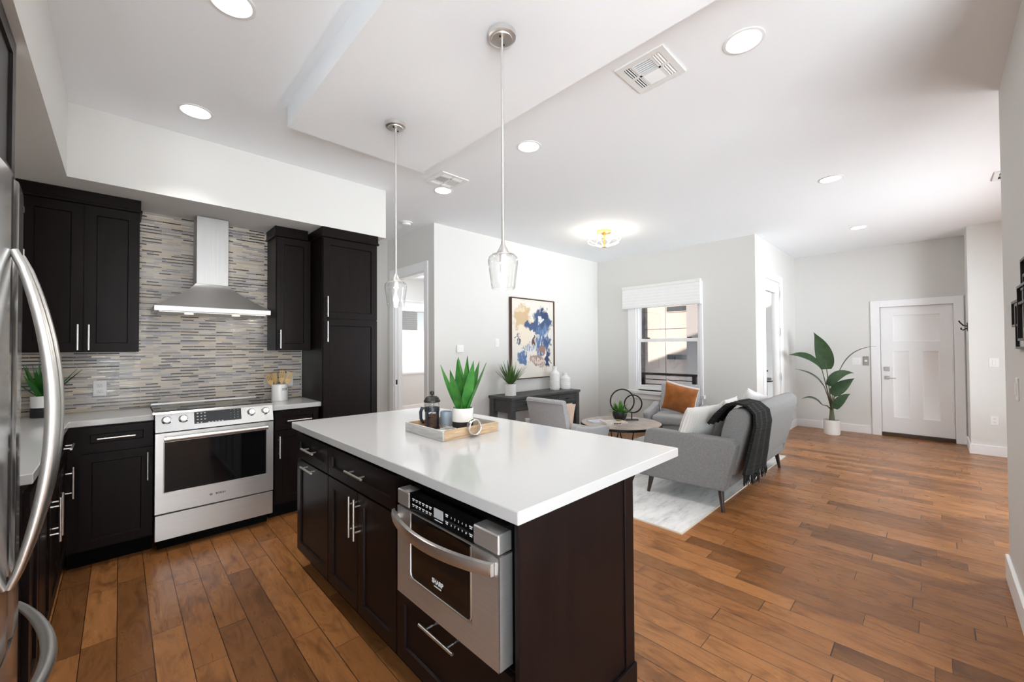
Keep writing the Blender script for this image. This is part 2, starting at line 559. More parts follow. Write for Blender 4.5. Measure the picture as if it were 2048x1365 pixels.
def rug_mat():
    m, nt, b, L = nm('distressed_rug')
    mp = mapping(nt, L, scale=(0.8, 3.2, 1))
    n = nt.nodes.new('ShaderNodeTexNoise')
    n.inputs['Scale'].default_value = 3.6
    n.inputs['Detail'].default_value = 9
    n.inputs['Roughness'].default_value = 0.72
    L.new(mp.outputs['Vector'], n.inputs['Vector'])
    r = ramp(nt, [(0.28, (0.36, 0.36, 0.365)), (0.42, (0.56, 0.56, 0.56)), (0.54, (0.68, 0.675, 0.665)), (0.75, (0.74, 0.735, 0.725))])
    L.new(n.outputs['Fac'], r.inputs['Fac'])
    L.new(r.outputs['Color'], b.inputs['Base Color'])
    b.inputs['Roughness'].default_value = 0.97
    b.inputs['Specular IOR Level'].default_value = 0.1
    n2 = nt.nodes.new('ShaderNodeTexNoise')
    n2.inputs['Scale'].default_value = 160
    bp = nt.nodes.new('ShaderNodeBump')
    bp.inputs['Strength'].default_value = 0.5
    bp.inputs['Distance'].default_value = 0.004
    L.new(n2.outputs['Fac'], bp.inputs['Height'])
    L.new(bp.outputs['Normal'], b.inputs['Normal'])
    return m


M['rug'] = rug_mat()


def art_mat():
    """abstract painting: distorted patches of tan, navy, blue, brown on off-white, with brush streaks. Object x,z in metres, centre 0."""
    m, nt, b, L = nm('abstract_painting')
    mp = mapping(nt, L)
    n = nt.nodes.new('ShaderNodeTexNoise')
    n.inputs['Scale'].default_value = 5.5
    n.inputs['Detail'].default_value = 6
    n.inputs['Roughness'].default_value = 0.62
    L.new(mp.outputs['Vector'], n.inputs['Vector'])
    sub = nt.nodes.new('ShaderNodeVectorMath')
    sub.operation = 'SUBTRACT'
    sub.inputs[1].default_value = (0.5, 0.5, 0.5)
    L.new(n.outputs['Color'], sub.inputs[0])
    sc = nt.nodes.new('ShaderNodeVectorMath')
    sc.operation = 'SCALE'
    sc.inputs['Scale'].default_value = 0.42
    L.new(sub.outputs[0], sc.inputs[0])
    ad = nt.nodes.new('ShaderNodeVectorMath')
    ad.operation = 'ADD'
    L.new(mp.outputs['Vector'], ad.inputs[0])
    L.new(sc.outputs[0], ad.inputs[1])
    st = nt.nodes.new('ShaderNodeTexNoise')
    st.inputs['Scale'].default_value = 1
    st.inputs['Detail'].default_value = 5
    mps = mapping(nt, L, scale=(55, 1, 7))
    L.new(mps.outputs['Vector'], st.inputs['Vector'])
    col = (0.70, 0.66, 0.60)
    col = mixrgb(nt, L, 'MIX', 0.0, col, col)

    def patch(col, cx, cz, rx, rz, colour, hard=0.22, gate=None):
        d = nt.nodes.new('ShaderNodeVectorMath')
        d.operation = 'SUBTRACT'
        d.inputs[1].default_value = (cx, 0, cz)
        L.new(ad.outputs[0], d.inputs[0])
        q = nt.nodes.new('ShaderNodeVectorMath')
        q.operation = 'MULTIPLY'
        q.inputs[1].default_value = (1 / rx, 0, 1 / rz)
        L.new(d.outputs[0], q.inputs[0])
        ln = nt.nodes.new('ShaderNodeVectorMath')
        ln.operation = 'LENGTH'
        L.new(q.outputs[0], ln.inputs[0])
        rr = ramp(nt, [(1 - hard, (1, 1, 1)), (1.0, (0, 0, 0))])
        L.new(ln.outputs['Value'], rr.inputs['Fac'])
        f = rr.outputs['Color']
        if gate:
            gg = ramp(nt, [(gate, (0, 0, 0)), (gate + 0.06, (1, 1, 1))])
            L.new(st.outputs['Fac'], gg.inputs['Fac'])
            f = mixrgb(nt, L, 'MULTIPLY', 1, f, gg.outputs['Color'])
        return mixrgb(nt, L, 'MIX', f, col, colour)
    col = patch(col, -0.26, 0.33, 0.21, 0.22, (0.55, 0.40, 0.24))
    col = patch(col, -0.22, 0.06, 0.20, 0.20, (0.72, 0.64, 0.52))
    col = patch(col, -0.30, 0.44, 0.14, 0.07, (0.66, 0.55, 0.38))
    col = patch(col, 0.20, 0.26, 0.24, 0.24, (0.048, 0.085, 0.17))
    col = patch(col, 0.00, 0.22, 0.22, 0.10, (0.055, 0.095, 0.19))
    col = patch(col, 0.28, 0.40, 0.10, 0.10, (0.03, 0.05, 0.12))
    col = patch(col, 0.22, 0.06, 0.18, 0.16, (0.15, 0.23, 0.40), gate=0.44)
    col = patch(col, 0.14, -0.10, 0.10, 0.22, (0.08, 0.15, 0.30), gate=0.42)
    col = patch(col, 0.31, -0.08, 0.10, 0.16, (0.05, 0.09, 0.20), gate=0.40)
    col = patch(col, 0.16, 0.30, 0.05, 0.05, (0.66, 0.66, 0.66))
    col = patch(col, 0.02, 0.00, 0.03, 0.09, (0.10, 0.05, 0.03))
    col = patch(col, 0.20, -0.16, 0.06, 0.10, (0.28, 0.17, 0.13))
    col = patch(col, -0.10, -0.13, 0.22, 0.08, (0.13, 0.20, 0.36), gate=0.47)
    col = patch(col, -0.24, -0.30, 0.11, 0.12, (0.09, 0.16, 0.32), gate=0.38)
    col = patch(col, 0.10, -0.36, 0.20, 0.10, (0.30, 0.18, 0.14), gate=0.40)
    col = patch(col, 0.12, -0.37, 0.14, 0.045, (0.62, 0.50, 0.44))
    col = patch(col, 0.34, -0.34, 0.05, 0.14, (0.03, 0.05, 0.12))
    col = patch(col, -0.36, 0.02, 0.03, 0.10, (0.08, 0.09, 0.14), gate=0.4)
    L.new(col, b.inputs['Base Color'])
    b.inputs['Roughness'].default_value = 0.8
    return m


M['art'] = art_mat()


# ------------------------------------------------------------------ mesh builder
class MB:
    def __init__(s):
        s.v, s.f, s.mi = [], [], []
        s.M = Matrix()

    def add(s, vs, fs, mi=0):
        o = len(s.v)
        s.v += [tuple(s.M @ Vector(p)) for p in vs]
        s.f += [tuple(i + o for i in f) for f in fs]
        s.mi += [mi] * len(fs)
        return s

    def _bm(s, bm, mi=0):
        bm.verts.index_update()
        vs = [v.co.copy() for v in bm.verts]
        fs = [[v.index for v in f.verts] for f in bm.faces]
        bm.free()
        return s.add(vs, fs, mi)

    def box(s, x0, x1, y0, y1, z0, z1, b=0.0, seg=1, mi=0):
        if b <= 0:
            vs = [(x, y, z) for x in (x0, x1) for y in (y0, y1) for z in (z0, z1)]
            return s.add(vs, [(0, 1, 3, 2), (4, 6, 7, 5), (0, 4, 5, 1), (2, 3, 7, 6), (0, 2, 6, 4), (1, 5, 7, 3)], mi)
        bm = bmesh.new()
        bmesh.ops.create_cube(bm, size=1)
        for v in bm.verts:
            v.co = Vector((x0 + (v.co.x + .5) * (x1 - x0), y0 + (v.co.y + .5) * (y1 - y0), z0 + (v.co.z + .5) * (z1 - z0)))
        bmesh.ops.bevel(bm, geom=list(bm.edges), offset=b, segments=seg, profile=0.5, affect='EDGES')
        return s._bm(bm, mi)

    def prism(s, poly, axis, a0, a1, b=0.0, seg=2, mi=0):
        """poly: 2-D points in the two other axes (x->(y,z), y->(x,z), z->(x,y))"""
        def P(p, a):
            return {'x': (a, p[0], p[1]), 'y': (p[0], a, p[1]), 'z': (p[0], p[1], a)}[axis]
        n = len(poly)
        bm = bmesh.new()
        A = [bm.verts.new(P(p, a0)) for p in poly]
        B = [bm.verts.new(P(p, a1)) for p in poly]
        bm.faces.new(A)
        bm.faces.new(B[::-1])
        for i in range(n):
            bm.faces.new((A[i], B[i], B[(i + 1) % n], A[(i + 1) % n]))
        bmesh.ops.recalc_face_normals(bm, faces=list(bm.faces))
        if b > 0:
            bmesh.ops.bevel(bm, geom=list(bm.edges), offset=b, segments=seg, profile=0.5, affect='EDGES', clamp_overlap=True)
        return s._bm(bm, mi)

    def cyl(s, p0, p1, r0, r1=None, n=16, mi=0):
        r1 = r0 if r1 is None else r1
        p0, p1 = Vector(p0), Vector(p1)
        d = (p1 - p0).normalized()
        a = d.orthogonal().normalized()
        c = d.cross(a)
        vs = []
        for p, r in ((p0, r0), (p1, r1)):
            for i in range(n):
                t = 2 * PI * i / n
                vs.append(p + (a * math.cos(t) + c * math.sin(t)) * r)
        fs = [(i, (i + 1) % n, n + (i + 1) % n, n + i) for i in range(n)]
        fs += [tuple(range(n))[::-1], tuple(range(n, 2 * n))]
        return s.add(vs, fs, mi)

    def lathe(s, prof, c=(0, 0, 0), n=28, mi=0, cap=True):
        """prof: (r,z) list"""
        c = Vector(c)
        vs, fs = [], []
        for r, z in prof:
            for i in range(n):
                t = 2 * PI * i / n
                vs.append(c + Vector((max(r, 1e-4) * math.cos(t), max(r, 1e-4) * math.sin(t), z)))
        for k in range(len(prof) - 1):
            for i in range(n):
                fs.append((k * n + i, k * n + (i + 1) % n, (k + 1) * n + (i + 1) % n, (k + 1) * n + i))
        if cap:
            fs.append(tuple(range(n))[::-1])
            fs.append(tuple(range((len(prof) - 1) * n, len(prof) * n)))
        return s.add(vs, fs, mi)

    def tube(s, pts, r, n=10, closed=False, flat=1.0, mi=0, ref=None):
        pts = [Vector(p) for p in pts]
        m = len(pts)
        rs = r if isinstance(r, (list, tuple)) else [r] * m
        vs, fs = [], []
        a = None
        for k, p in enumerate(pts):
            if closed:
                d = (pts[(k + 1) % m] - pts[k - 1]).normalized()
            else:
                d = (pts[min(k + 1, m - 1)] - pts[max(k - 1, 0)]).normalized()
            if ref is not None:
                a = (Vector(ref) - d * d.dot(Vector(ref))).normalized()
            elif a is None:
                a = d.orthogonal().normalized()
            else:
                a = (a - d * d.dot(a)).normalized()
            c = d.cross(a)
            for i in range(n):
                t = 2 * PI * i / n
                vs.append(p + (a * math.cos(t) * flat + c * math.sin(t)) * rs[k])
        last = m if closed else m - 1
        for k in range(last):
            k2 = (k + 1) % m
            for i in range(n):
                fs.append((k * n + i, k * n + (i + 1) % n, k2 * n + (i + 1) % n, k2 * n + i))
        if not closed:
            fs.append(tuple(range(n))[::-1])
            fs.append(tuple(range((m - 1) * n, m * n)))
        return s.add(vs, fs, mi)

    def blade(s, pts, wid, side, fold=0.15, mi=0, nrm=None):
        """leaf strip along pts with half-widths wid; side vector; a fold gives a V section and real thickness"""
        vs, fs = [], []
        m = len(pts)
        for k in range(m):
            p = Vector(pts[k])
            d = (Vector(pts[min(k + 1, m - 1)]) - Vector(pts[max(k - 1, 0)])).normalized()
            sd_ = Vector(side)
            sd_ = (sd_ - d * d.dot(sd_)).normalized()
            up = sd_.cross(d).normalized()
            w = wid[k]
            th = 0.0012 + w * 0.03
            vs += [p - sd_ * w + up * w * fold, p - up * th, p + sd_ * w + up * w * fold, p + up * th]
        for k in range(m - 1):
            a, b2 = k * 4, (k + 1) * 4
            for i in range(4):
                j = (i + 1) % 4
                fs.append((a + i, a + j, b2 + j, b2 + i))
        fs.append((3, 2, 1, 0))
        fs.append(tuple((m - 1) * 4 + i for i in range(4)))
        return s.add(vs, fs, mi)

    def text(s, body, size, mat4, mi=0, align='CENTER', ext=0.0004, bold=0.0):
        cu = bpy.data.curves.new('t', 'FONT')
        cu.body = body
        cu.size = size
        cu.extrude = ext
        cu.offset = bold
        cu.align_x = align
        cu.align_y = 'CENTER'
        cu.resolution_u = 3
        o = bpy.data.objects.new('t', cu)
        me = bpy.data.meshes.new_from_object(o)
        s.add([mat4 @ v.co for v in me.vertices], [list(p.vertices) for p in me.polygons], mi)
        bpy.data.objects.remove(o)
        bpy.data.curves.remove(cu)
        bpy.data.meshes.remove(me)
        return s

    def build(s, name, m, parent=None, loc=None, angle=35):
        me = bpy.data.meshes.new(name)
        me.from_pydata(s.v, [], s.f)
        for q in (m if isinstance(m, (list, tuple)) else [m]):
            me.materials.append(q)
        me.polygons.foreach_set('material_index', s.mi)
        me.update()
        bm = bmesh.new()
        bm.from_mesh(me)
        bmesh.ops.recalc_face_normals(bm, faces=list(bm.faces))
        bm.to_mesh(me)
        bm.free()
        me.polygons.foreach_set('use_smooth', [True] * len(me.polygons))
        me.set_sharp_from_angle(angle=math.radians(angle))
        me.update()
        o = bpy.data.objects.new(name, me)
        C.objects.link(o)
        if parent is not None:
            o.parent = parent
        if loc is not None:
            o.location = loc
        return o


def tag(o, label, cat, group=None, kind=None):
    if label:
        o['label'] = label
    if cat:
        o['category'] = cat
    if group:
        o['group'] = group
    if kind:
        o['kind'] = kind
    return o


def thing(name, label, cat, loc=(0, 0, 0), rz=0.0, group=None):
    o = bpy.data.objects.new(name, None)
    o.empty_display_size = 0.1
    C.objects.link(o)
    o.location = loc
    o.rotation_euler = (0, 0, rz)
    return tag(o, label, cat, group)


def struct(name, mb, m, label=None, parent=None, cat=None):
    o = mb.build(name, m, parent)
    if parent is None:
        o['kind'] = 'structure'
    if label:
        o['label'] = label
    if cat:
        o['category'] = cat
    return o


def struct_root(name, label, cat, loc=(0, 0, 0), rz=0.0):
    o = thing(name, label, cat, loc, rz)
    o['kind'] = 'structure'
    return o


def dup(root, loc, rz=None, label=None, group=None):
    r = root.copy()
    C.objects.link(r)
    r.location = loc
    if rz is not None:
        r.rotation_euler = (0, 0, rz)
    if label:
        r['label'] = label
    if group:
        r['group'] = group
    for ch in list(root.children):
        c = ch.copy()
        C.objects.link(c)
        c.parent = r
        for g in list(ch.children):
            d = g.copy()
            C.objects.link(d)
            d.parent = c
    return r


def lamp(name, parent, loc, power, size=0.12, col=LAMPCOL, typ='AREA'):
    d = bpy.data.lights.new(name, typ)
    d.energy = power
    d.color = col
    if typ == 'AREA':
        d.shape = 'DISK'
        d.size = size
        d.spread = math.radians(95)
    else:
        d.shadow_soft_size = size
    o = bpy.data.objects.new(name, d)
    C.objects.link(o)
    o.parent = parent
    o.location = loc
    return o


def arc(cx, cz, r, a0, a1, n):
    return [(cx + r * math.cos(math.radians(a0 + (a1 - a0) * i / n)), cz + r * math.sin(math.radians(a0 + (a1 - a0) * i / n))) for i in range(n + 1)]


#@@STRUCTURE
CEIL = 3.09
def B(*a, b=0.0):
    return MB().box(*a, b=b)


def wall_hole(axis, pos, thick, a0, a1, z0, z1, holes):
    """wall plane at const axis ('x' or 'y'), spanning a0..a1, with rectangular holes (h0,h1,v0,v1)"""
    mb = MB()
    def bx(u0, u1, w0, w1):
        if u1 - u0 < 1e-4 or w1 - w0 < 1e-4:
            return
        if axis == 'y':
            mb.box(u0, u1, pos, pos + thick, w0, w1)
        else:
            mb.box(pos, pos + thick, u0, u1, w0, w1)
    cur = a0
    for h0, h1, v0, v1 in sorted(holes):
        bx(cur, h0, z0, z1)
        bx(h0, h1, z0, v0)
        bx(h0, h1, v1, z1)
        cur = h1
    bx(cur, a1, z0, z1)
    return mb


struct('floor', B(-1.1, 9.3, -3.75, 8.75, -0.1, 0), M['floor'], 'brown hardwood plank floor running through kitchen, living area and entry', cat='floor')
cl = MB().box(-1.1, 9.2, -3.75, 1.83, CEIL, CEIL + 0.1)
cl.box(-1.1, 6.72, 1.83, 8.62, CEIL, CEIL + 0.1)
struct('ceiling', cl, M['ceil'], 'flat white ceiling over the whole open room', cat='ceiling')
struct('ceiling_drop', MB().box(0.80, 1.83, 0.05, 2.985, 2.954, CEIL), M['ceil'], 'shallow white dropped ceiling panel above the island', cat='ceiling')
sf = MB().box(-1.0, 1.965, 3.9, 4.5, 2.6, CEIL)
sf.box(-1.0, -0.255, -3.6, 3.9, 2.6, CEIL)
struct('wall_soffit', sf, M['wall'], 'white boxed soffit above the kitchen wall cabinets and fridge', cat='soffit')
kw = MB().box(-1.1, 1.93, 4.5, 4.62, 0, CEIL)
kw.box(1.81, 1.93, 4.62, 5.75, 0, CEIL)
struct('wall_kitchen', kw, M['wall'], 'kitchen wall behind the range', cat='wall')
struct('wall_tile', B(-0.95, 1.335, 4.488, 4.5, 0.93, 2.6), M['tile'], 'thin horizontal strip mosaic backsplash in beige, grey and brown', cat='backsplash')
struct('wall_left', wall_hole('x', -1.07, 0.12, -3.7, 4.62, 0, CEIL, [(-3.5, -1.1, 0.1, 2.5)]), M['wall'], cat='wall')  # opening added behind the camera to let fill light in
struct('wall_hall', B(1.81, 2.92, 5.75, 5.87, 0, CEIL), M['wall'], cat='wall')
struct('wall_console', B(2.92, 6.6, 4.47, 4.59, 0, CEIL), M['wall'], 'off-white living room wall behind the console table', cat='wall')
struct('wall_bedroom', wall_hole('x', 2.92, 0.12, 4.59, 8.6, 0, CEIL, [(4.69, 5.53, 0, 2.494)]), M['wall'], cat='wall')
struct('wall_window', wall_hole('x', 6.6, 0.12, 1.775, 8.62, 0, CEIL, [(2.56, 3.66, 0.72, 2.42), (5.2, 8.2, 0.5, 2.6)]), M['wall'], 'off-white wall with the living room window', cat='wall')  # second opening is unseen, added to brighten the bedroom
struct('wall_balcony', wall_hole('y', 1.775, 0.12, 6.72, 9.1, 0, CEIL, [(7.02, 7.93, 0, 2.52)]), M['wall'], cat='wall')
struct('wall_entry', wall_hole('x', 8.97, 0.13, -0.33, 1.775, 0, CEIL, [(-0.21, 0.61, 0, 2.09)]), M['wall'], cat='wall')
struct('wall_column', B(8.3, 9.1, -1.6, -0.33, 0, CEIL), M['wall'], 'white wall return beside the front door with switch and outlet', cat='wall')
struct('wall_right', B(2.3, 4.02, -0.43, -0.31, 0, CEIL), M['wall'], 'white wall at the right edge of the photo with metal wall art', cat='wall')
struct('wall_alcove', wall_hole('y', -1.72, 0.12, 4.02, 8.3, 0, CEIL, [(4.8, 7.1, 0.45, 2.25)]), M['wall'], cat='wall')  # opening added in this unseen wall to brighten living area and entry
struct('wall_alcove_side', B(3.90, 4.02, -1.72, -0.43, 0, CEIL), M['wall'], cat='wall')
struct('wall_dining', wall_hole('y', -3.7, 0.12, -1.07, 2.42, 0, CEIL, [(-0.9, 0.0, 0.15, 2.2)]), M['wall'], cat='wall')
struct('wall_dining_side', B(2.3, 2.42, -3.7, -0.43, 0, CEIL), M['wall'], cat='wall')
struct('wall_bedroom_far', wall_hole('y', 8.5, 0.12, 3.04, 6.6, 0, CEIL, [(3.12, 4.12, 0.3, 2.7), (4.25, 5.35, 0.9, 2.5)]), M['wall'], cat='wall')  # first opening is unseen, added to brighten the bedroom
portal('dining_daylight', (-0.45, -3.55, 1.17), (0.9, 2.05), (0, 1, 0))
portal('side_fill', (-0.94, -2.3, 1.3), (2.4, 2.4), (1, 0, 0))  # fill light through the added left-wall opening
portal('alcove_fill', (5.95, -1.58, 1.35), (2.3, 1.8), (0, 1, 0))  # fill light through the added alcove opening
portal('bedroom_fill', (3.62, 8.48, 1.5), (1.0, 2.4), (0, -1, 0))  # fill light through the added bedroom opening


def baseboard(name, x0, x1, y0, y1, h=0.135):
    struct(name, MB().box(x0, x1, y0, y1, 0, h, b=0.004), M['trim'], cat='baseboard')


baseboard('baseboard_console', 2.94, 6.6, 4.454, 4.47)
baseboard('baseboard_window', 6.584, 6.6, 1.775, 4.454)
baseboard('baseboard_balcony_left', 6.6, 6.90, 1.759, 1.775)
baseboard('baseboard_balcony_right', 8.05, 8.97, 1.759, 1.775)
baseboard('baseboard_entry', 8.954, 8.97, 0.74, 1.759)
baseboard('baseboard_column', 8.284, 8.3, -1.6, -0.33)
baseboard('baseboard_column_side', 8.284, 8.954, -0.33, -0.314)
baseboard('baseboard_right', 2.3, 4.036, -0.31, -0.292, 0.15)
baseboard('baseboard_right_end', 4.02, 4.036, -0.6, -0.31, 0.15)
baseboard('baseboard_bedroom', 3.04, 6.6, 8.484, 8.5)

# front door (faces -x): local x runs along -Y seen from inside
d1 = struct_root('door_1', 'closed white three-panel front door with satin lever and deadbolt', 'door', (8.97, 0.61, 0), -PI / 2)
mb = MB()
mb.box(-0.115, -0.0, -0.022, 0.0, 0, 2.20, b=0.003)
mb.box(0.82, 0.925, -0.022, 0.0, 0, 2.20, b=0.003)
mb.box(0.0, 0.82, -0.022, 0.0, 2.09, 2.20, b=0.003)
mb.build('door_casing', M['trim'], d1)


def panel_slab(mb, x0, x1, z0, z1, y, rects, depth=0.012, slope=0.018):
    """door face at y (front, facing -y) with recessed rectangles; built from a grid of strips"""
    xs = sorted({x0, x1, *[r[0] for r in rects], *[r[1] for r in rects]})
    zs = sorted({z0, z1, *[r[2] for r in rects], *[r[3] for r in rects]})
    for i in range(len(xs) - 1):
        for k in range(len(zs) - 1):
            cx, cz = (xs[i] + xs[i + 1]) / 2, (zs[k] + zs[k + 1]) / 2
            if any(r[0] < cx < r[1] and r[2] < cz < r[3] for r in rects):
                continue
            mb.add([(xs[i], y, zs[k]), (xs[i + 1], y, zs[k]), (xs[i + 1], y, zs[k + 1]), (xs[i], y, zs[k + 1])], [(0, 1, 2, 3)])
    for a, b2, c2, d2 in rects:
        s = slope
        o = [(a, y, c2), (b2, y, c2), (b2, y, d2), (a, y, d2)]
        i_ = [(a + s, y + depth, c2 + s), (b2 - s, y + depth, c2 + s), (b2 - s, y + depth, d2 - s), (a + s, y + depth, d2 - s)]
        mb.add(o + i_, [(0, 1, 5, 4), (1, 2, 6, 5), (2, 3, 7, 6), (3, 0, 4, 7), (4, 5, 6, 7)])


mb = MB()
panel_slab(mb, 0.006, 0.814, 0.06, 2.084, 0.03, [(0.15, 0.68, 1.53, 1.95), (0.145, 0.335, 0.31, 1.375), (0.48, 0.665, 0.31, 1.375)])
mb.box(0.006, 0.814, 0.045, 0.075, 0.06, 2.084)
mb.build('door_slab', M['trim'], d1)
mb = MB()
for a in ((-0.02, 0.012, 0.045, 0.14, 0, 2.10), (0.808, 0.84, 0.045, 0.14, 0, 2.10), (0.0, 0.82, 0.045, 0.14, 2.080, 2.12)):
    mb.box(*a)
mb.box(0.0, 0.82, 0.085, 0.14, 0.0, 2.09)
mb.build('door_jamb', M['trim'], d1)
MB().box(0.0, 0.82, 0.0, 0.12, 0.0, 0.055).build('threshold', M['thresh'], d1)
for z in (0.33, 1.12, 1.86):
    MB().box(0.808, 0.828, 0.012, 0.03, z - 0.05, z + 0.05).build('hinge', M['nickel'], d1)
MB().box(0.045, 0.105, 0.008, 0.03, 1.05, 1.12, b=0.004).build('deadbolt', M['nickel'], d1)
mb = MB().box(0.045, 0.105, 0.012, 0.03, 0.912, 0.972, b=0.004)
mb.cyl((0.075, 0.012, 0.94), (0.075, -0.03, 0.94), 0.009)
mb.box(0.07, 0.185, -0.042, -0.026, 0.930, 0.950, b=0.004)
mb.build('door_lever', M['nickel'], d1)

# balcony door (faces -y): x from 7.02..7.93
d2 = struct_root('door_2', 'white glazed balcony door beside the window wall with dark lever', 'door', (7.02, 1.775, 0))
mb = MB()
mb.box(-0.11, 0.0, -0.02, 0.0, 0, 2.62, b=0.003)
mb.box(0.91, 1.02, -0.02, 0.0, 0, 2.62, b=0.003)
mb.box(0.0, 0.91, -0.02, 0.0, 2.52, 2.62, b=0.003)
mb.build('door_casing', M['trim'], d2)
mb = MB()
for a in ((0.0, 0.12, 0.01, 2.52), (0.76, 0.91, 0.01, 2.52), (0.12, 0.76, 2.34, 2.52), (0.12, 0.76, 0.03, 0.30)):
    mb.box(a[0], a[1], 0.02, 0.065, a[2], a[3])
mb.build('door_slab', M['trim'], d2)
MB().box(0.12, 0.76, 0.040, 0.046, 0.30, 2.34).build('glass_pane', M['pane'], d2)
for z in (0.95, 1.70, 2.33):
    MB().box(0.895, 0.915, 0.0, 0.02, z - 0.06, z + 0.06).build('hinge', M['nickel'], d2)
mb = MB().box(0.045, 0.085, 0.008, 0.02, 0.86, 0.99, b=0.003)
mb.cyl((0.065, 0.01, 0.93), (0.065, -0.05, 0.93), 0.009)
mb.box(0.06, 0.18, -0.06, -0.045, 0.922, 0.938, b=0.003)
mb.build('door_lever', M['blackm'], d2)
mb = MB().box(0.045, 0.085, 0.008, 0.02, 1.06, 1.12, b=0.003)
mb.cyl((0.065, 0.01, 1.09), (0.065, -0.02, 1.09), 0.012)
mb.build('deadbolt', M['blackm'], d2)

# bedroom doorway casing (faces -x)
d3 = struct_root('door_3', 'open white-cased doorway to the bedroom behind the pantry', 'doorway', (2.92, 5.53, 0), -PI / 2)
mb = MB()
mb.box(-0.11, 0.0, -0.02, 0.0, 0, 2.62, b=0.003)
mb.box(0.84, 0.925, -0.02, 0.0, 0, 2.62, b=0.003)
mb.box(0.0, 0.84, -0.02, 0.0, 2.494, 2.62, b=0.003)
mb.build('door_casing', M['trim'], d3)
mb = MB()
mb.box(0.0, 0.018, 0.0, 0.12, 0, 2.494)
mb.box(0.822, 0.84, 0.0, 0.12, 0, 2.494)
mb.box(0.018, 0.822, 0.0, 0.12, 2.476, 2.494)
mb.box(0.018, 0.03, 0.045, 0.085, 0, 2.476)
mb.build('door_jamb', M['trim'], d3)
MB().box(0.018, 0.021, 0.012, 0.037, 0.93, 1.0).build('strike_plate', M['blackm'], d3)

# living room window (faces -x) local x = -Y, origin at y=3.66
w1 = struct_root('window_1', 'white double-hung living room window looking onto the neighbouring facade', 'window', (6.6, 3.66, 0), -PI / 2)
mb = MB()
mb.box(-0.155, 0.0, -0.02, 0.0, 0.70, 2.50, b=0.003)
mb.box(1.10, 1.145, -0.02, 0.0, 0.70, 2.50, b=0.003)
mb.box(0.0, 1.10, -0.02, 0.0, 2.42, 2.50, b=0.003)
mb.build('window_casing', M['trim'], w1)
mb = MB().box(-0.18, 1.17, -0.05, 0.06, 0.645, 0.70, b=0.005)
mb.box(-0.13, 1.13, -0.018, 0.0, 0.56, 0.645, b=0.003)
mb.build('window_sill', M['trim'], w1)
mb = MB()
mb.box(0.0, 0.03, 0.0, 0.10, 0.72, 2.42)
mb.box(1.07, 1.10, 0.0, 0.10, 0.72, 2.42)
mb.box(0.03, 1.07, 0.0, 0.10, 0.70, 0.75)
mb.build('window_frame', M['trim'], w1)


def sash(z0, z1, y, name):
    mb = MB()
    mb.box(0.03, 0.062, y, y + 0.03, z0, z1)
    mb.box(1.045, 1.07, y, y + 0.03, z0, z1)
    mb.box(0.062, 1.045, y, y + 0.03, z0, z0 + 0.05)
    mb.box(0.062, 1.045, y, y + 0.03, z1 - 0.055, z1)
    o = mb.build(name, M['trim'], w1)
    MB().box(0.062, 1.045, y + 0.012, y + 0.016, z0 + 0.05, z1 - 0.055).build('pane', M['tinted'], o)
    return o


lo = sash(0.75, 1.605, 0.015, 'lower_sash')
up = sash(1.555, 2.42, 0.05, 'upper_sash')
for x in (0.2, 0.92):
    MB().box(x - 0.035, x + 0.035, 0.018, 0.045, 1.605, 1.625, b=0.004).build('sash_lock', M['blackm'], lo)

# bedroom window (faces -y) : dark siding beyond, shades above and below
w2 = struct_root('window_2', 'bedroom window seen through the doorway, half covered by white shades', 'window', (4.25, 8.5, 0))
mb = MB()
for a in ((-0.08, 0.0, 0.85, 2.58), (1.10, 1.18, 0.85, 2.58), (0.0, 1.10, 2.50, 2.58), (0.0, 1.10, 0.85, 0.90)):
    mb.box(a[0], a[1], -0.02, 0.05, a[2], a[3])
mb.build('window_frame', M['trim'], w2)
MB().box(0.0, 1.10, 0.06, 0.066, 0.9, 2.5).build('pane', M['pane'], w2)
vsh = MB().box(-0.02, 1.12, -0.03, -0.022, 2.33, 2.56)
vsh.build('upper_shade', M['shade2'], w2)
MB().box(-0.02, 1.12, -0.03, -0.022, 0.86, 1.88).build('lower_shade', M['shade2'], w2)

# ------------------------------------------------------------------ exterior
struct('ground_exterior', B(6.8, 30, 1.95, 30, -4.0, -3.9), M['ground'], cat='ground')
ex = tag(thing('exterior_building', 'peach panelled apartment facade outside the living room window', 'building', (12, 4.9, -3.9)), None, None)
MB().box(0.0, 4.0, 0.0, 9.0, 0, 14).build('facade_wall', M['peach'], ex)
MB().box(-0.9, 0.0, 1.46, 9.0, 0, 14).build('siding_bay', M['siding'], ex)
MB().box(-0.35, 3.0, -3.6, -0.0, 0, 14).build('projecting_wall', mat('shaded_facade', (0.135, 0.125, 0.12), 0.9), ex)  # grey colour stands in for shade on the facade's right part
for z in (2.52, 1.07):
    o = MB().box(-0.02, 0.02, 0.0, 0.76, z + 3.88, z + 4.08).build('window_slot', M['peach'], ex)
    MB().box(-0.03, 0.01, 0.03, 0.73, z + 3.91, z + 4.05).build('pane', M['darkpane'], o)
for z in (3.95, 5.9):
    MB().box(-0.004, 0.0, 0.0, 1.46, z, z + 0.012).build('panel_joint', M['rail'], ex)
MB().box(-0.004, 0.0, 0.78, 0.79, 0, 14).build('panel_joint', M['rail'], ex)
rl = tag(thing('balcony_railing', 'dark bronze balcony railing outside the living room window', 'railing', (8.5, 3.36, 0)), None, None)
MB().box(-0.03, 0.03, -1.3, 2.2, 0.84, 0.89).build('top_rail', M['rail'], rl)
for z in (0.745, 0.64, 0.53, 0.42):
    MB().box(-0.008, 0.008, 0.05, 2.2, z - 0.008, z + 0.008).build('cable_rail', M['rail'], rl)
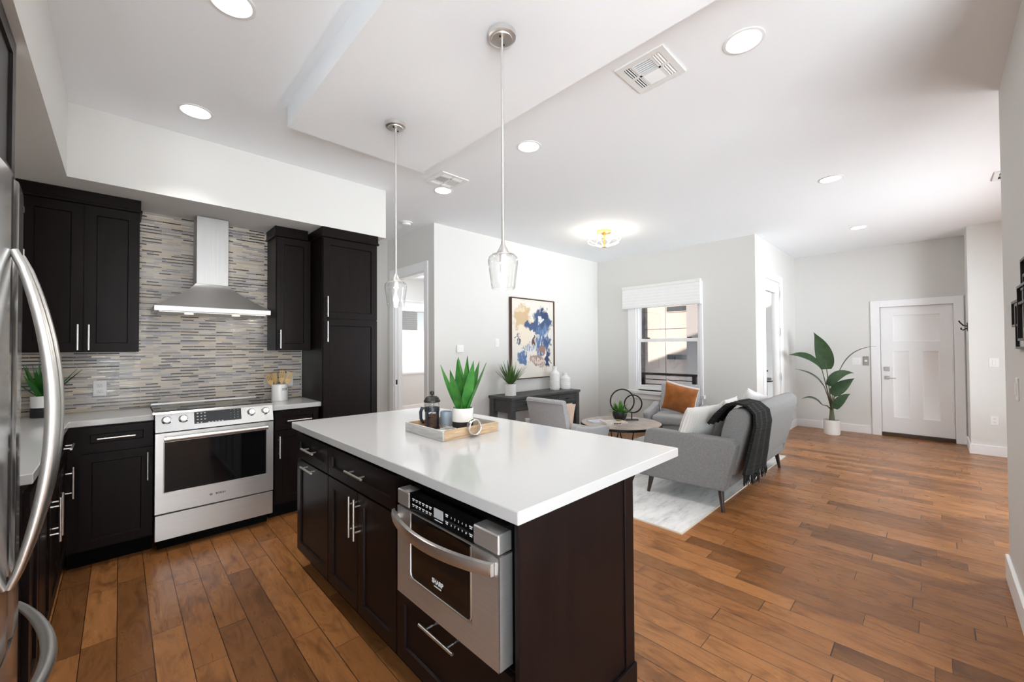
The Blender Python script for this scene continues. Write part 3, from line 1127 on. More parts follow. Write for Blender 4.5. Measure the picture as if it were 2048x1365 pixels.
for y in (-1.2, 0.06, 1.2):
    MB().box(-0.03, 0.03, y - 0.04, y + 0.04, -0.1, 0.84).build('rail_post', M['rail'], rl)
struct('sky_blocker', MB().box(-6.2, -1.08, -8.0, 0.6, 2.75, 2.9).box(-1.08, 3.0, -8.0, -3.72, 2.75, 2.9).box(3.0, 9.6, -6.0, -1.74, 2.75, 2.9), M['trim'], 'unseen flat white cover added behind the camera to block sky light', cat='blocker')  # unseen covers added to keep direct sky light out of the openings
gy = [(-6.0, 3.19), (9.5, 3.19), (9.5, 6.45), (-6.0, 12.0)]
struct('sun_blocker', MB().prism(gy, 'x', 2.6, 3.0), M['ground'], 'unseen sloped block added to cast a shadow on the facade', cat='blocker')  # unseen, shaped to throw the diagonal sun shadow onto the facade
struct('floor_balcony', B(6.72, 8.6, 1.9, 5.6, -0.15, -0.05), M['ground'], cat='floor')
struct('wall_bedroom_neighbour', B(5.3, 7.0, 10.4, 10.7, -3, 3.6), M['siding'], cat='wall')
#@@KITCHEN
TOP = 0.97       # counter height
def shaker(mb, x0, x1, z0, z1, yf=-0.02, th=0.02, rail=0.06, rec=0.009, slope=0.004):
    """shaker door: front at y=yf (facing -y)"""
    e = 0.0015
    rects = [(x0 + rail, x1 - rail, z0 + rail, z1 - rail)]
    panel_slab(mb, x0 + e, x1 - e, z0 + e, z1 - e, yf, rects, rec, slope)
    yb = yf + th
    a, b2, c2, d2 = x0 + e, x1 - e, z0 + e, z1 - e
    mb.add([(a, yf, c2), (b2, yf, c2), (b2, yf, d2), (a, yf, d2), (a, yb, c2), (b2, yb, c2), (b2, yb, d2), (a, yb, d2)],
           [(0, 1, 5, 4), (1, 2, 6, 5), (2, 3, 7, 6), (3, 0, 4, 7), (4, 5, 6, 7)])
    return mb


def pull(parent, x, z, ln, vertical, yf=-0.02, proj=0.034, r=0.006, frac=0.62):
    mb = MB()
    h = ln / 2
    y = yf - proj
    p = ln * frac / 2
    if vertical:
        mb.cyl((x, y, z - h), (x, y, z + h), r)
        for k in (-p, p):
            mb.cyl((x, yf, z + k), (x, y, z + k), r * 0.75, n=10)
    else:
        mb.cyl((x - h, y, z), (x + h, y, z), r)
        for k in (-p, p):
            mb.cyl((x + k, yf, z), (x + k, y, z), r * 0.75, n=10)
    o = mb.build('handle', M['nickel'], parent)
    return o


def front(root, kind, x0, x1, z0, z1, hx, hz, hl, hv, rail=0.06):
    o = shaker(MB(), x0, x1, z0, z1, rail=rail).build(kind, M['cab'], root)
    if hl:
        pull(o, hx, hz, hl, hv)
    return o


def cab_body(root, w, z0, z1, d, toe=True, y0=0.0):
    mb = MB().box(0, w, y0, d, z0, z1)
    mb.build('body', M['cab'], root)
    if toe:
        MB().box(0, w, y0 + 0.065, d - 0.02, 0, z0).build('toe_kick', M['cabin'], root)


YF = 3.965      # cabinet carcass front on the range wall
c = thing('base_cabinet', 'dark base cabinet left of the range with one drawer over one door', 'cabinet', (-0.245, YF, 0))
cab_body(c, 0.425, 0.12, 0.956, 0.51)
front(c, 'drawer', 0.055, 0.423, 0.785, 0.945, 0.235, 0.866, 0.19, False, rail=0.05)
front(c, 'door', 0.055, 0.423, 0.13, 0.768, 0.395, 0.635, 0.20, True)
c = thing('base_cabinet', 'narrow dark base cabinet right of the range, between range and pantry', 'cabinet', (0.945, YF, 0))
cab_body(c, 0.385, 0.12, 0.937, 0.51)
front(c, 'drawer', 0.02, 0.38, 0.765, 0.925, 0.21, 0.838, 0.20, False, rail=0.05)
front(c, 'door', 0.02, 0.38, 0.13, 0.757, 0.052, 0.62, 0.19, True)
# run along the left wall, faces +x : local x = +Y
RX = -0.262
c = thing('base_cabinet', 'dark base cabinet on the left run next to the corner, drawer over door', 'cabinet', (RX, 3.52, 0), PI / 2)
cab_body(c, 0.42, 0.12, 0.956, 0.60)
front(c, 'drawer', 0.005, 0.41, 0.785, 0.945, 0.22, 0.865, 0.19, False, rail=0.05)
front(c, 'door', 0.005, 0.41, 0.13, 0.768, 0.30, 0.62, 0.20, True)
c = thing('base_cabinet', 'dark two-door base cabinet on the left run behind the fridge handle', 'cabinet', (RX, 2.68, 0), PI / 2)
cab_body(c, 0.835, 0.12, 0.956, 0.60)
front(c, 'drawer', 0.005, 0.83, 0.775, 0.925, 0, 0, 0, False, rail=0.05)
front(c, 'door', 0.005, 0.415, 0.13, 0.768, 0.37, 0.62, 0.22, True)
front(c, 'door', 0.42, 0.83, 0.13, 0.768, 0.465, 0.62, 0.22, True)
c = thing('base_cabinet', 'narrow dark base cabinet squeezed beside the fridge', 'cabinet', (RX, 2.40, 0), PI / 2)
cab_body(c, 0.275, 0.12, 0.956, 0.60)
front(c, 'door', 0.005, 0.27, 0.13, 0.925, 0, 0, 0, True)
# countertops
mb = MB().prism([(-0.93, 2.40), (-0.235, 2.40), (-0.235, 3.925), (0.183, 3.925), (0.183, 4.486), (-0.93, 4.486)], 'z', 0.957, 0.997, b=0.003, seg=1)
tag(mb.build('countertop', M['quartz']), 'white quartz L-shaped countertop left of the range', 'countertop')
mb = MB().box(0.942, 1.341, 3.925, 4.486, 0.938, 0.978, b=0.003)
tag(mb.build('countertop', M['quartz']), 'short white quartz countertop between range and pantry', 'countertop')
# wall cabinets (front of carcass y=4.2)
YU = 4.19


def crown(root, x0, x1, yf, yb, z0=2.505, z1=2.598, left=0.0, right=0.0):
    mb = MB().box(x0 - left, x1 + right, yf - 0.025, yb, z0 + 0.018, z1)
    mb.box(x0 - left - (0.008 if left else 0), x1 + right + (0.008 if right else 0), yf - 0.034, yb, z0, z0 + 0.018, b=0.003)
    mb.build('crown', M['cab'], root)


c = thing('wall_cabinet', 'dark two-door wall cabinet left of the hood', 'cabinet', (-0.50, YU, 1.452))
MB().box(0, 0.605, 0, 0.295, 0, 1.055).build('body', M['cab'], c)
o = shaker(MB(), 0.02, 0.312, 0.004, 1.045).build('door', M['cab'], c)
pull(o, 0.288, 0.105, 0.18, True)
o = shaker(MB(), 0.316, 0.603, 0.004, 1.045).build('door', M['cab'], c)
pull(o, 0.342, 0.105, 0.18, True)
crown(c, 0, 0.605, 0, 0.295, 1.053, 1.146, right=0.006)
c = thing('wall_cabinet', 'narrow dark single-door wall cabinet right of the hood', 'cabinet', (1.028, YU, 1.452))
MB().box(0, 0.298, 0, 0.295, 0, 1.055).build('body', M['cab'], c)
o = shaker(MB(), 0.004, 0.296, 0.004, 1.045).build('door', M['cab'], c)
pull(o, 0.030, 0.105, 0.17, True)
crown(c, 0, 0.27, 0, 0.295, 1.053, 1.146, left=0.01)
c = thing('pantry_cabinet', 'tall dark pantry cabinet with two stacked doors', 'cabinet', (1.342, 3.915, 0))
MB().box(0, 0.53, 0, 0.575, 0.12, 2.51).build('body', M['cab'], c)
MB().box(0, 0.53, 0.065, 0.555, 0, 0.12).build('toe_kick', M['cabin'], c)
o = shaker(MB(), 0.004, 0.526, 1.748, 2.495).build('door', M['cab'], c)
pull(o, 0.035, 1.855, 0.19, True)
o = shaker(MB(), 0.004, 0.526, 0.13, 1.742)
o = o.build('door', M['cab'], c)
pull(o, 0.035, 1.625, 0.19, True)
crown(c, 0, 0.53, 0, 0.575, left=0.006, right=0.006)
c = thing('wall_cabinet', 'dark cabinet above the fridge at the left edge of the photo', 'cabinet', (-0.30, 1.40, 2.04), PI / 2)
MB().box(0, 0.93, 0, 0.60, 0, 0.558).build('body', M['cab'], c)
shaker(MB(), 0.01, 0.46, 0.01, 0.548).build('door', M['cab'], c)
shaker(MB(), 0.465, 0.92, 0.01, 0.548).build('door', M['cab'], c)
struct('trim_1', B(-0.95, -0.29, 2.332, 2.395, 0, 2.6), M['trim'], 'white filler panel between fridge and left counter', cat='trim')

# range hood
h = thing('range_hood', 'stainless steel chimney range hood over the stove', 'range hood', (0.572, 4.486, 1.765))
mb = MB()
fw, bw, d0 = 0.388, 0.112, 0.42
mb.box(-fw, fw, -d0, 0, 0.0, 0.04, b=0.002)
mb.build('rim', M['steel'], h)
mb = MB()
prof = []
for k in range(13):
    t = k / 12
    w_ = bw + 0.006 + (fw - bw - 0.006) * (1 - t) ** 1.25
    dd = 0.20 + (d0 - 0.20) * (1 - t) ** 1.35
    prof.append((w_, dd, 0.04 + 0.215 * t))
vs, fs = [], []
for w_, dd, z in prof:
    vs += [(-w_, 0, z), (-w_, -dd, z), (w_, -dd, z), (w_, 0, z)]
for k in range(len(prof) - 1):
    a, b2 = 4 * k, 4 * k + 4
    for i in range(4):
        fs.append((a + i, a + (i + 1) % 4, b2 + (i + 1) % 4, b2 + i))
fs += [(0, 3, 2, 1), tuple(4 * (len(prof) - 1) + i for i in range(4))]
mb.add(vs, fs)
mb.build('canopy', M['hood'], h)
mb = MB().box(-bw, bw, -0.195, 0, 0.255, 0.83, b=0.002)
mb.build('chimney', M['hood'], h)
MB().box(-fw + 0.03, fw - 0.03, -d0 + 0.03, -0.03, -0.006, 0.0).build('filter', M['steelv'], h)
for x in (-0.17, 0.15):
    o = MB().lathe([(0.03, 0), (0.03, 0.006), (0.012, 0.008)], (x, -0.30, -0.014), 20).build('lamp', M['warmlens'], h)
for x in (0.255, 0.285, 0.315, 0.345):
    MB().cyl((x, -d0, 0.02), (x, -d0 - 0.006, 0.02), 0.008, n=12).build('button', M['chrome'], h)

# range
YR = 3.87
r = thing('kitchen_range', 'stainless slide-in electric range between the dark base cabinets', 'range', (0.187, YR, 0))
WR = 0.746
MB().box(0.004, WR - 0.004, 0.02, 0.60, 0.09, 0.95).build('body', M['black'], r)
MB().box(0.02, WR - 0.02, 0.10, 0.55, 0, 0.09).build('base', M['cabin'], r)
mb = MB().box(0.0, WR, 0.0, 0.022, 0.092, 0.275, b=0.003)
mb.build('storage_drawer', M['steel'], r)
# oven door with window
dr = MB()
panel_slab(dr, 0.0, WR, 0.288, 0.862, -0.008, [(0.045, WR - 0.048, 0.43, 0.80)], 0.004, 0.003)
dr.box(0.0, WR, -0.003, 0.022, 0.288, 0.862)
dr = dr.build('oven_door', M['steel'], r)
MB().box(0.05, WR - 0.053, -0.0065, -0.0035, 0.435, 0.795).build('window', M['blackgl'], dr)
mb = MB().cyl((0.045, -0.055, 0.825), (WR - 0.05, -0.055, 0.825), 0.017, n=20)
for x in (0.07, WR - 0.075):
    mb.cyl((x, -0.004, 0.825), (x, -0.05, 0.825), 0.010, n=12)
mb.build('handle', M['handle'], dr)


def T_front(x, y, z, rx=0.0):
    return Matrix.Translation((x, y, z)) @ Matrix.Rotation(PI / 2 + rx, 4, 'X')


mb = MB()
mb.text('BOSCH', 0.019, T_front(0.385, -0.0088, 0.356), bold=0.0005)
mb.build('logo', M['inkd'], dr)
mb = MB()
mb.tube([(0.325 + 0.0078 * math.cos(t), -0.0088, 0.356 + 0.0078 * math.sin(t)) for t in [2 * PI * i / 18 for i in range(18)]], 0.0010, 6, True)
mb.box(0.3185, 0.3315, -0.0095, -0.0085, 0.3545, 0.3575)
for x in (0.3215, 0.3285):
    mb.box(x - 0.0007, x + 0.0007, -0.0095, -0.0085, 0.350, 0.362)
mb.build('emblem', M['inkd'], dr)
# control panel: sloped
mb = MB()
mb.prism([(-0.012, 0.872), (0.028, 1.012), (0.60, 1.012), (0.60, 0.872)], 'x', -0.0, WR)
mb.prism([(0.014, 0.9985), (0.028, 1.012), (0.10, 1.012), (0.10, 0.9985)], 'x', -0.014, WR + 0.014)
mb.build('control_panel', M['hood'], r)
sl = math.atan2(0.04, 0.140)     # backward lean
def TP(x, v, off=0.0015):        # point on sloped panel; v 0..1 up
    y = -0.012 + 0.04 * v
    z = 0.872 + 0.140 * v
    n = Vector((0, -math.cos(sl), math.sin(sl)))
    p = Vector((x, y, z)) + n * off
    return Matrix.Translation(p) @ Matrix.Rotation(PI / 2 - sl, 4, 'X')
mb = MB()
mb.M = TP(0.371, 0.55, 0.0008)
mb.box(-0.150, 0.150, -0.044, 0.044, -0.001, 0.0015)
o = mb.build('display', M['blackgl'], r)
mb = MB()
for i in range(3):
    for k in range(4 if i < 2 else 3):
        mb.M = TP(0.242 + i * 0.022, 0.78 - k * 0.16, 0.003)
        mb.box(-0.006, 0.006, -0.0016, 0.0016, 0, 0.0002)
        mb.box(-0.003, 0.003, -0.005, -0.0035, 0, 0.0002)
mb.build('key_print', M['ink'], o)
mb = MB()
for i in range(5):
    mb.M = TP(0.312 + i * 0.021, 0.28, 0.003)
    mb.box(-0.006, 0.006, -0.0018, 0.0018, 0, 0.0002)
mb.build('key_print', M['ink'], o)
mb = MB()
for i in range(3):
    for k in range(4):
        mb.M = TP(0.452 + i * 0.023, 0.80 - k * 0.14, 0.003)
        mb.text('123456789*0#'[k * 3 + i], 0.009, Matrix())
mb.build('key_print', M['ink'], o)
for x in (0.062, 0.158, 0.590, 0.690):
    mb = MB()
    mb.M = TP(x, 0.57, 0.0)
    mb.lathe([(0.030, 0), (0.030, 0.006), (0.0255, 0.008), (0.022, 0.028), (0.0195, 0.031)], (0, 0, 0), 24)
    mb.box(-0.0045, 0.0045, -0.022, 0.022, 0.028, 0.037, b=0.002)
    mb.build('knob', M['chrome'], r)
mb = MB().box(-0.003, WR + 0.003, 0.035, 0.585, 1.0105, 1.0155)
mb.build('cooktop', M['blackgl'], r)
MB().box(-0.003, WR + 0.003, 0.585, 0.612, 1.0, 1.026, b=0.003).build('rear_trim', M['steel'], r)

# fridge (faces +x): local x=+Y, local -y = +X
f = thing('refrigerator', 'stainless french-door refrigerator with bowed handles at the left edge', 'refrigerator', (-0.285, 1.405, 0), PI / 2)
MB().box(0.0, 0.92, 0.02, 0.62, 0.02, 1.96).build('body', mat('fridge_grey', (0.10, 0.10, 0.105), 0.4), f)


def bowed(x0, x1, z0, z1, yb, depth, name):
    mb = MB()
    pts = []
    n = 14
    for i in range(n + 1):
        t = i / n
        x = x0 + (x1 - x0) * t
        u = (x / 0.92) * 2 - 1
        y = -depth * (1 - u * u) - 0.018
        e = min(t, 1 - t) * (x1 - x0)
        if e < 0.012:
            y += (0.012 - e) * 0.9
        pts.append((x, y))
    pts += [(x1, yb), (x0, yb)]
    mb.prism(pts, 'z', z0, z1)
    return mb.build(name, M['fridge'], f, angle=30)


ld = bowed(0.003, 0.457, 0.625, 1.975, 0.02, 0.045, 'left_door')
rd = bowed(0.463, 0.917, 0.625, 1.975, 0.02, 0.045, 'right_door')
fd = bowed(0.003, 0.917, 0.05, 0.615, 0.02, 0.045, 'freezer_drawer')


def bow_handle(parent, x, z0, z1, proj):
    pts, rs = [], []
    n = 22
    y0 = -0.062
    for i in range(n + 1):
        t = i / n
        b2 = math.sin(PI * t) ** 0.8
        pts.append((x, y0 - 0.004 - proj * b2, z0 + (z1 - z0) * t))
        rs.append(0.010 + 0.007 * b2)
    mb = MB().tube(pts, rs, 14, ref=(1, 0, 0), flat=1.25)
    mb.build('handle', M['handle'], parent, angle=60)


bow_handle(ld, 0.405, 0.80, 1.755, 0.078)
bow_handle(rd, 0.52, 0.80, 1.755, 0.078)
pts, rs = [], []
for i in range(23):
    t = i / 22
    b2 = math.sin(PI * t) ** 0.8
    x = 0.05 + 0.82 * t
    u = (x / 0.92) * 2 - 1
    pts.append((x, -0.02 - 0.045 * (1 - u * u) - 0.07 * b2, 0.565 - 0.03 * b2))
    rs.append(0.011 + 0.008 * b2)
MB().tube(pts, rs, 14).build('handle', M['handle'], fd, angle=60)
MB().box(0.86, 0.91, -0.03, 0.05, 1.975, 1.995).build('hinge_cover', M['black'], f)
MB().box(0.9, 0.916, -0.03, -0.024, 1.80, 1.84).build('magnet_clip', M['white'], rd)

# ------------------------------------------------------------------ island
IA = Vector((0.845, 3.037, 0))
IR = math.atan2(0.881 - 3.037, 0.871 - 0.845)
def island(lx, ly=0.0, z=0.0):
    ca, sa = math.cos(IR), math.sin(IR)
    return (IA.x + lx * ca - ly * sa, IA.y + lx * sa + ly * ca, z)


IT = TOP - 0.043
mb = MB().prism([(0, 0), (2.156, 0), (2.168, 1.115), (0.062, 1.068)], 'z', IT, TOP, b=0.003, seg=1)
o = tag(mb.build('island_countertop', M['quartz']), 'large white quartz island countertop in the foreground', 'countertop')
o.location = IA
o.rotation_euler = (0, 0, IR)
FY = 0.040      # carcass front depth behind counter edge
c = thing('island_cabinet', 'narrow dark island cabinet with drawer over pull-out, farthest from camera', 'cabinet', island(0.05, FY), IR)
cab_body(c, 0.545, 0.125, IT, 0.56)
front(c, 'drawer', 0.004, 0.541, 0.742, 0.905, 0.285, 0.832, 0.20, False, rail=0.052)
front(c, 'pull_out_door', 0.004, 0.541, 0.130, 0.734, 0.27, 0.714, 0.20, False)
c = thing('island_cabinet', 'dark island cabinet with wide drawer over two doors, middle of the island', 'cabinet', island(0.595, FY), IR)
cab_body(c, 0.79, 0.125, IT, 0.56)
front(c, 'drawer', 0.004, 0.786, 0.742, 0.905, 0.41, 0.832, 0.20, False, rail=0.052)
front(c, 'door', 0.004, 0.393, 0.130, 0.734, 0.366, 0.613, 0.205, True)
front(c, 'door', 0.397, 0.786, 0.130, 0.734, 0.425, 0.613, 0.205, True)
c = thing('island_cabinet', 'dark island end cabinet holding the microwave drawer, with plain end panel', 'cabinet', island(1.385, FY), IR)
mb = MB()
mb.box(0, 0.03, 0, 0.56, 0.125, IT)
mb.box(0.715, 0.735, 0.0, 0.56, 0.125, IT)
mb.box(0.03, 0.715, 0, 0.56, 0.905, IT)
mb.box(0.03, 0.715, 0.0, 0.56, 0.125, 0.44)
mb.box(0.03, 0.715, 0.52, 0.56, 0.44, 0.905)
mb.build('body', M['cab'], c)
MB().box(0, 0.735, 0.065, 0.54, 0, 0.125).build('toe_kick', M['cabin'], c)
front(c, 'drawer', 0.004, 0.720, 0.130, 0.435, 0.345, 0.385, 0.22, False)
mb = MB().box(0.735, 0.755, -0.02, 0.645, 0.0, IT, b=0.001)
mb.box(0.755, 0.762, 0.600, 0.668, 0.12, IT, b=0.002)
mb.box(0.755, 0.772, 0.30, 0.672, 0.0, 0.14, b=0.004)
mb.build('end_panel', M['cab'], c)
mb = MB().prism([(0.64, IT), (0.78, IT), (0.775, IT - 0.03), (0.70, IT - 0.10), (0.66, IT - 0.14), (0.64, IT - 0.15)], 'x', 0.66, 0.72, b=0.004)
mb.build('corbel', M['cabin'], c)
bpn = tag(MB().box(0, 2.04, 0.0, 0.05, 0, IT).build('island_back_panel', M['cab']), 'dark wood back panel of the island under the living-side overhang', 'panel')
bpn.location = island(0.06, FY + 0.567)
bpn.rotation_euler = (0, 0, IR)

# microwave drawer
m_ = thing('microwave_drawer', 'stainless microwave drawer built into the end of the island', 'microwave', island(1.47, FY, 0), IR)
MW = 0.622
MB().box(0.03, MW - 0.03, 0.0, 0.45, 0.462, 0.885).build('body', M['black'], m_)
DF = -0.062
dd = MB()
panel_slab(dd, 0.0, MW, 0.462, 0.815, DF, [(0.098, MW - 0.130, 0.548, 0.812)], 0.004, 0.008)
dd.box(0.0, MW, DF + 0.005, -0.002, 0.462, 0.815)
dd = dd.build('drawer_front', M['steel'], m_)
MB().box(0.107, MW - 0.139, DF + 0.001, DF + 0.0038, 0.557, 0.812).build('window', M['blackgl'], dd)
mb = MB()
wx0, wx1, wz0, wz1 = 0.104, MW - 0.136, 0.554, 0.806
mb.tube([(wx0, DF, wz1), (wx0, DF, wz0 + 0.02), (wx0 + 0.006, DF, wz0 + 0.006), (wx0 + 0.02, DF, wz0), (wx1 - 0.02, DF, wz0), (wx1 - 0.006, DF, wz0 + 0.006), (wx1, DF, wz0 + 0.02), (wx1, DF, wz1)], 0.0035, 8)
mb.build('window_trim', M['handle'], dd, angle=60)
mb = MB().text('SHARP', 0.024, T_front(0.29, DF + 0.0005, 0.605), bold=0.0005)
mb.text('CONVECTION', 0.007, T_front(0.29, DF + 0.0005, 0.588))
mb.build('logo', M['ink'], dd)
pts, rs = [], []
for i in range(25):
    t = i / 24
    pts.append((-0.02 + (MW - 0.0) * t, DF - 0.012 - 0.062 * math.sin(PI * t) ** 0.85, 0.775))
mb = MB()
n = len(pts)
vs, fs = [], []
for x, y, z in pts:
    for dy, dz in ((0.010, -0.021), (-0.003, -0.019), (-0.006, 0), (-0.003, 0.019), (0.010, 0.021)):
        vs.append((x, y + dy, z + dz))
for k in range(n - 1):
    for i in range(5):
        fs.append((k * 5 + i, k * 5 + (i + 1) % 5, (k + 1) * 5 + (i + 1) % 5, (k + 1) * 5 + i))
fs += [tuple(range(5))[::-1], tuple((n - 1) * 5 + i for i in range(5))]
mb.add(vs, fs)
for x in (0.0, MW - 0.045):
    mb.box(x - 0.012, x + 0.02, DF - 0.02, DF, 0.765, 0.785)
mb.build('handle', M['handle'], dd, angle=40)
MB().box(0.0, 0.092, DF, -0.002, 0.822, 0.885, b=0.004).build('steel_cap', M['steel'], m_)
mb = MB().box(MW - 0.125, MW, DF, -0.002, 0.822, 0.885, b=0.004)
mb.build('steel_cap', M['steel'], m_)
cp = MB().box(0.092, MW - 0.125, DF + 0.004, -0.002, 0.818, 0.887)
cp = cp.build('control_panel', M['blackgl'], m_)
MB().box(0.265, 0.322, DF + 0.002, DF + 0.0045, 0.84, 0.874).build('display', mat('lcd', (0.45, 0.46, 0.47), 0.3), cp)
mb = MB()
for k in range(2):
    for i in range(6):
        mb.box(0.112 + i * 0.024, 0.128 + i * 0.024, DF + 0.003, DF + 0.0045, 0.866 - k * 0.022, 0.8695 - k * 0.022)
        mb.box(0.114 + i * 0.024, 0.124 + i * 0.024, DF + 0.003, DF + 0.0045, 0.860 - k * 0.022, 0.8625 - k * 0.022)
mb.build('key_print', M['ink'], cp)
mb = MB()
for k, row in enumerate(('12345', '67890')):
    for i, ch in enumerate(row):
        mb.text(ch, 0.011, T_front(0.372 + i * 0.021, DF + 0.0035, 0.866 - k * 0.026))
for k in range(2):
    for x in (0.345, 0.482):
        mb.box(x - 0.008, x + 0.008, DF + 0.003, DF + 0.0045, 0.868 - k * 0.026, 0.8715 - k * 0.026)
        mb.box(x - 0.006, x + 0.006, DF + 0.003, DF + 0.0045, 0.862 - k * 0.026, 0.865 - k * 0.026)
mb.box(0.268, 0.318, DF + 0.003, DF + 0.0045, 0.830, 0.833)
mb.build('key_print', M['ink'], cp)

#@@COUNTER_ITEMS
def agave(name_mesh, parent, n, length, wid, spread, matl, seed, base_r=0.01, z0=0.0, droop=0.0, tipcol=None):
    rnd = random.Random(seed)
    for i in range(n):
        a = 2 * PI * (i + rnd.uniform(-0.25, 0.25)) / n + rnd.uniform(0, 0.3)
        el = rnd.uniform(*spread)
        L_ = length * rnd.uniform(0.8, 1.08)
        h = Vector((math.cos(a), math.sin(a), 0))
        pts, ws = [], []
        for k in range(9):
            t = k / 8
            out = math.sin(el) * L_ * t ** 1.05
            upz = math.cos(el) * L_ * t - droop * L_ * t * t * math.sin(el)
            pts.append(h * (base_r + out) + Vector((0, 0, z0 + upz)))
            ws.append(wid * (0.45 + 0.55 * math.sin(PI * min(1, t * 0.62 + 0.2))) * (1 - t ** 3.2) + 0.0006)
        side = Vector((-h.y, h.x, 0))
        MB().blade(pts, ws, side, 0.28).build(name_mesh, matl, parent, angle=50)


# tray on the island
tx0, tx1, ty0, ty1 = 1.235, 1.640, 1.815, 2.205
t = thing('serving_tray', 'wooden serving tray with chrome ring handles on the island', 'tray', (1.4375, 2.01, TOP + 0.0006))
hx, hy = (tx1 - tx0) / 2, (ty1 - ty0) / 2
MB().box(-hx + 0.012, hx - 0.012, -hy + 0.012, hy - 0.012, 0.001, 0.008).build('tray_base', M['traywood'], t)
for y in (-hy, hy - 0.012):
    MB().box(-hx + 0.012, hx - 0.012, y, y + 0.012, 0, 0.0548).build('side_rail', M['traywood'], t)
for x in (-hx, hx - 0.012):
    MB().box(x, x + 0.012, -hy, hy, 0, 0.055, b=0.0008).build('side_rail', M['traygrey'], t)
for y in (-hy - 0.015, hy + 0.015):
    mb = MB()
    ring = [(0.0 + 0.041 * math.cos(q), y, 0.052 + 0.041 * math.sin(q)) for q in [2 * PI * i / 36 for i in range(36)]]
    mb.tube(ring, 0.0055, 12, True, ref=(0, 1, 0), flat=2.6)
    mb.build('ring_handle', M['chrome'], t, angle=60)

Z0 = TOP + 0.0088
fp = thing('french_press', 'black french press with coffee beans on the island tray', 'coffee press', (1.377, 2.135, Z0))
mb = MB().lathe([(0.043, 0.006), (0.043, 0.155), (0.0445, 0.158), (0.041, 0.158), (0.041, 0.008), (0.0, 0.008)], n=32, cap=False)
mb.build('beaker', M['glass'], fp)
mb = MB().lathe([(0.0455, 0.105), (0.0455, 0.128), (0.0445, 0.128), (0.0445, 0.105)], n=32, cap=False)
mb.lathe([(0.046, 0.0), (0.046, 0.010), (0.044, 0.010), (0.044, 0.0)], n=32, cap=False)
for a in (20, 110, 200, 290):
    x, y = 0.0465 * math.cos(math.radians(a)), 0.0465 * math.sin(math.radians(a))
    mb.box(x - 0.004, x + 0.004, y - 0.004, y + 0.004, 0.0, 0.125)
    mb.tube([(x, y, 0.01), (x * 1.2, y * 1.2, 0.0035)], 0.004, 8)
mb.build('frame', M['navy'], fp)
mb = MB().lathe([(0.0, 0.160), (0.049, 0.160), (0.050, 0.166), (0.048, 0.172), (0.043, 0.176), (0.040, 0.186), (0.030, 0.194), (0.0, 0.196)], n=32, cap=False)
mb.build('lid', M['black'], fp)
mb = MB().cyl((0, 0, 0.03), (0, 0, 0.21), 0.0025, n=8)
mb.lathe([(0.004, 0.20), (0.012, 0.207), (0.0135, 0.216), (0.010, 0.225), (0.0, 0.228)], n=20, cap=False)
mb.build('plunger', M['black'], fp)
mb = MB().lathe([(0.0, 0.009), (0.0405, 0.009), (0.0405, 0.075), (0.03, 0.085), (0.0, 0.088)], n=28, cap=False)
mb.build('coffee', M['coffee'], fp)
hp = [(-0.046, 0.036, 0.120), (-0.058, 0.046, 0.124), (-0.067, 0.053, 0.100), (-0.066, 0.052, 0.060), (-0.050, 0.040, 0.030)]
MB().tube([(x * .8, y * .8, z) for x, y, z in hp], [0.008, 0.010, 0.010, 0.009, 0.007], 12, ref=(0.6, 0.8, 0), flat=1.2).build('handle', M['navy'], fp, angle=60)
mg = thing('mug', 'blue-grey mug behind the french press on the tray', 'mug', (1.485, 2.14, Z0))
MB().lathe([(0.0, 0.0), (0.036, 0.0), (0.038, 0.006), (0.038, 0.09), (0.0355, 0.09), (0.0345, 0.008), (0.0, 0.008)], n=32, cap=False).build('cup', M['mug'], mg)
MB().tube([(0.036, 0.012, 0.072), (0.058, 0.02, 0.068), (0.060, 0.02, 0.04), (0.036, 0.012, 0.022)], 0.005, 8).build('handle', M['mug'], mg, angle=60)
nk = MB()
nk.box(-0.06, 0.06, -0.045, 0.045, 0, 0.006, b=0.002)
nk.box(-0.05, 0.062, -0.04, 0.046, 0.006, 0.012, b=0.002)
o = tag(nk.build('napkin', wavy('striped_cloth', (0.03, 0.035, 0.05), (0.75, 0.74, 0.72), 9, 'X', 0.9, 0.2)), 'folded dark and white striped napkin on the tray before the mug', 'napkin')
o.location = (1.405, 2.005, Z0)
o.rotation_euler = (0, 0, 0.5)
pp = thing('potted_agave', 'bright green broad-leaved agave in a white and black pot on the island tray', 'potted plant', (1.512, 2.005, Z0))
mb = MB().lathe([(0.0, 0.045), (0.0645, 0.045), (0.0645, 0.125), (0.061, 0.125), (0.058, 0.105), (0.0, 0.105)], n=36, cap=False)
mb.build('pot', M['ceramic'], pp)
MB().lathe([(0.0, 0.0), (0.062, 0.0), (0.0645, 0.004), (0.0645, 0.045), (0.0, 0.0452)], n=36, cap=False).build('pot_base', M['matteblack'], pp)
MB().lathe([(0.058, 0.104), (0.03, 0.112), (0.0, 0.114)], n=24, cap=False).build('soil', M['soil'], pp)
agave('leaf', pp, 6, 0.335, 0.036, (0.34, 0.46), M['leafA'], 3, 0.014, 0.105)
agave('leaf', pp, 4, 0.335, 0.032, (0.08, 0.2), M['leafA'], 8, 0.008, 0.110)

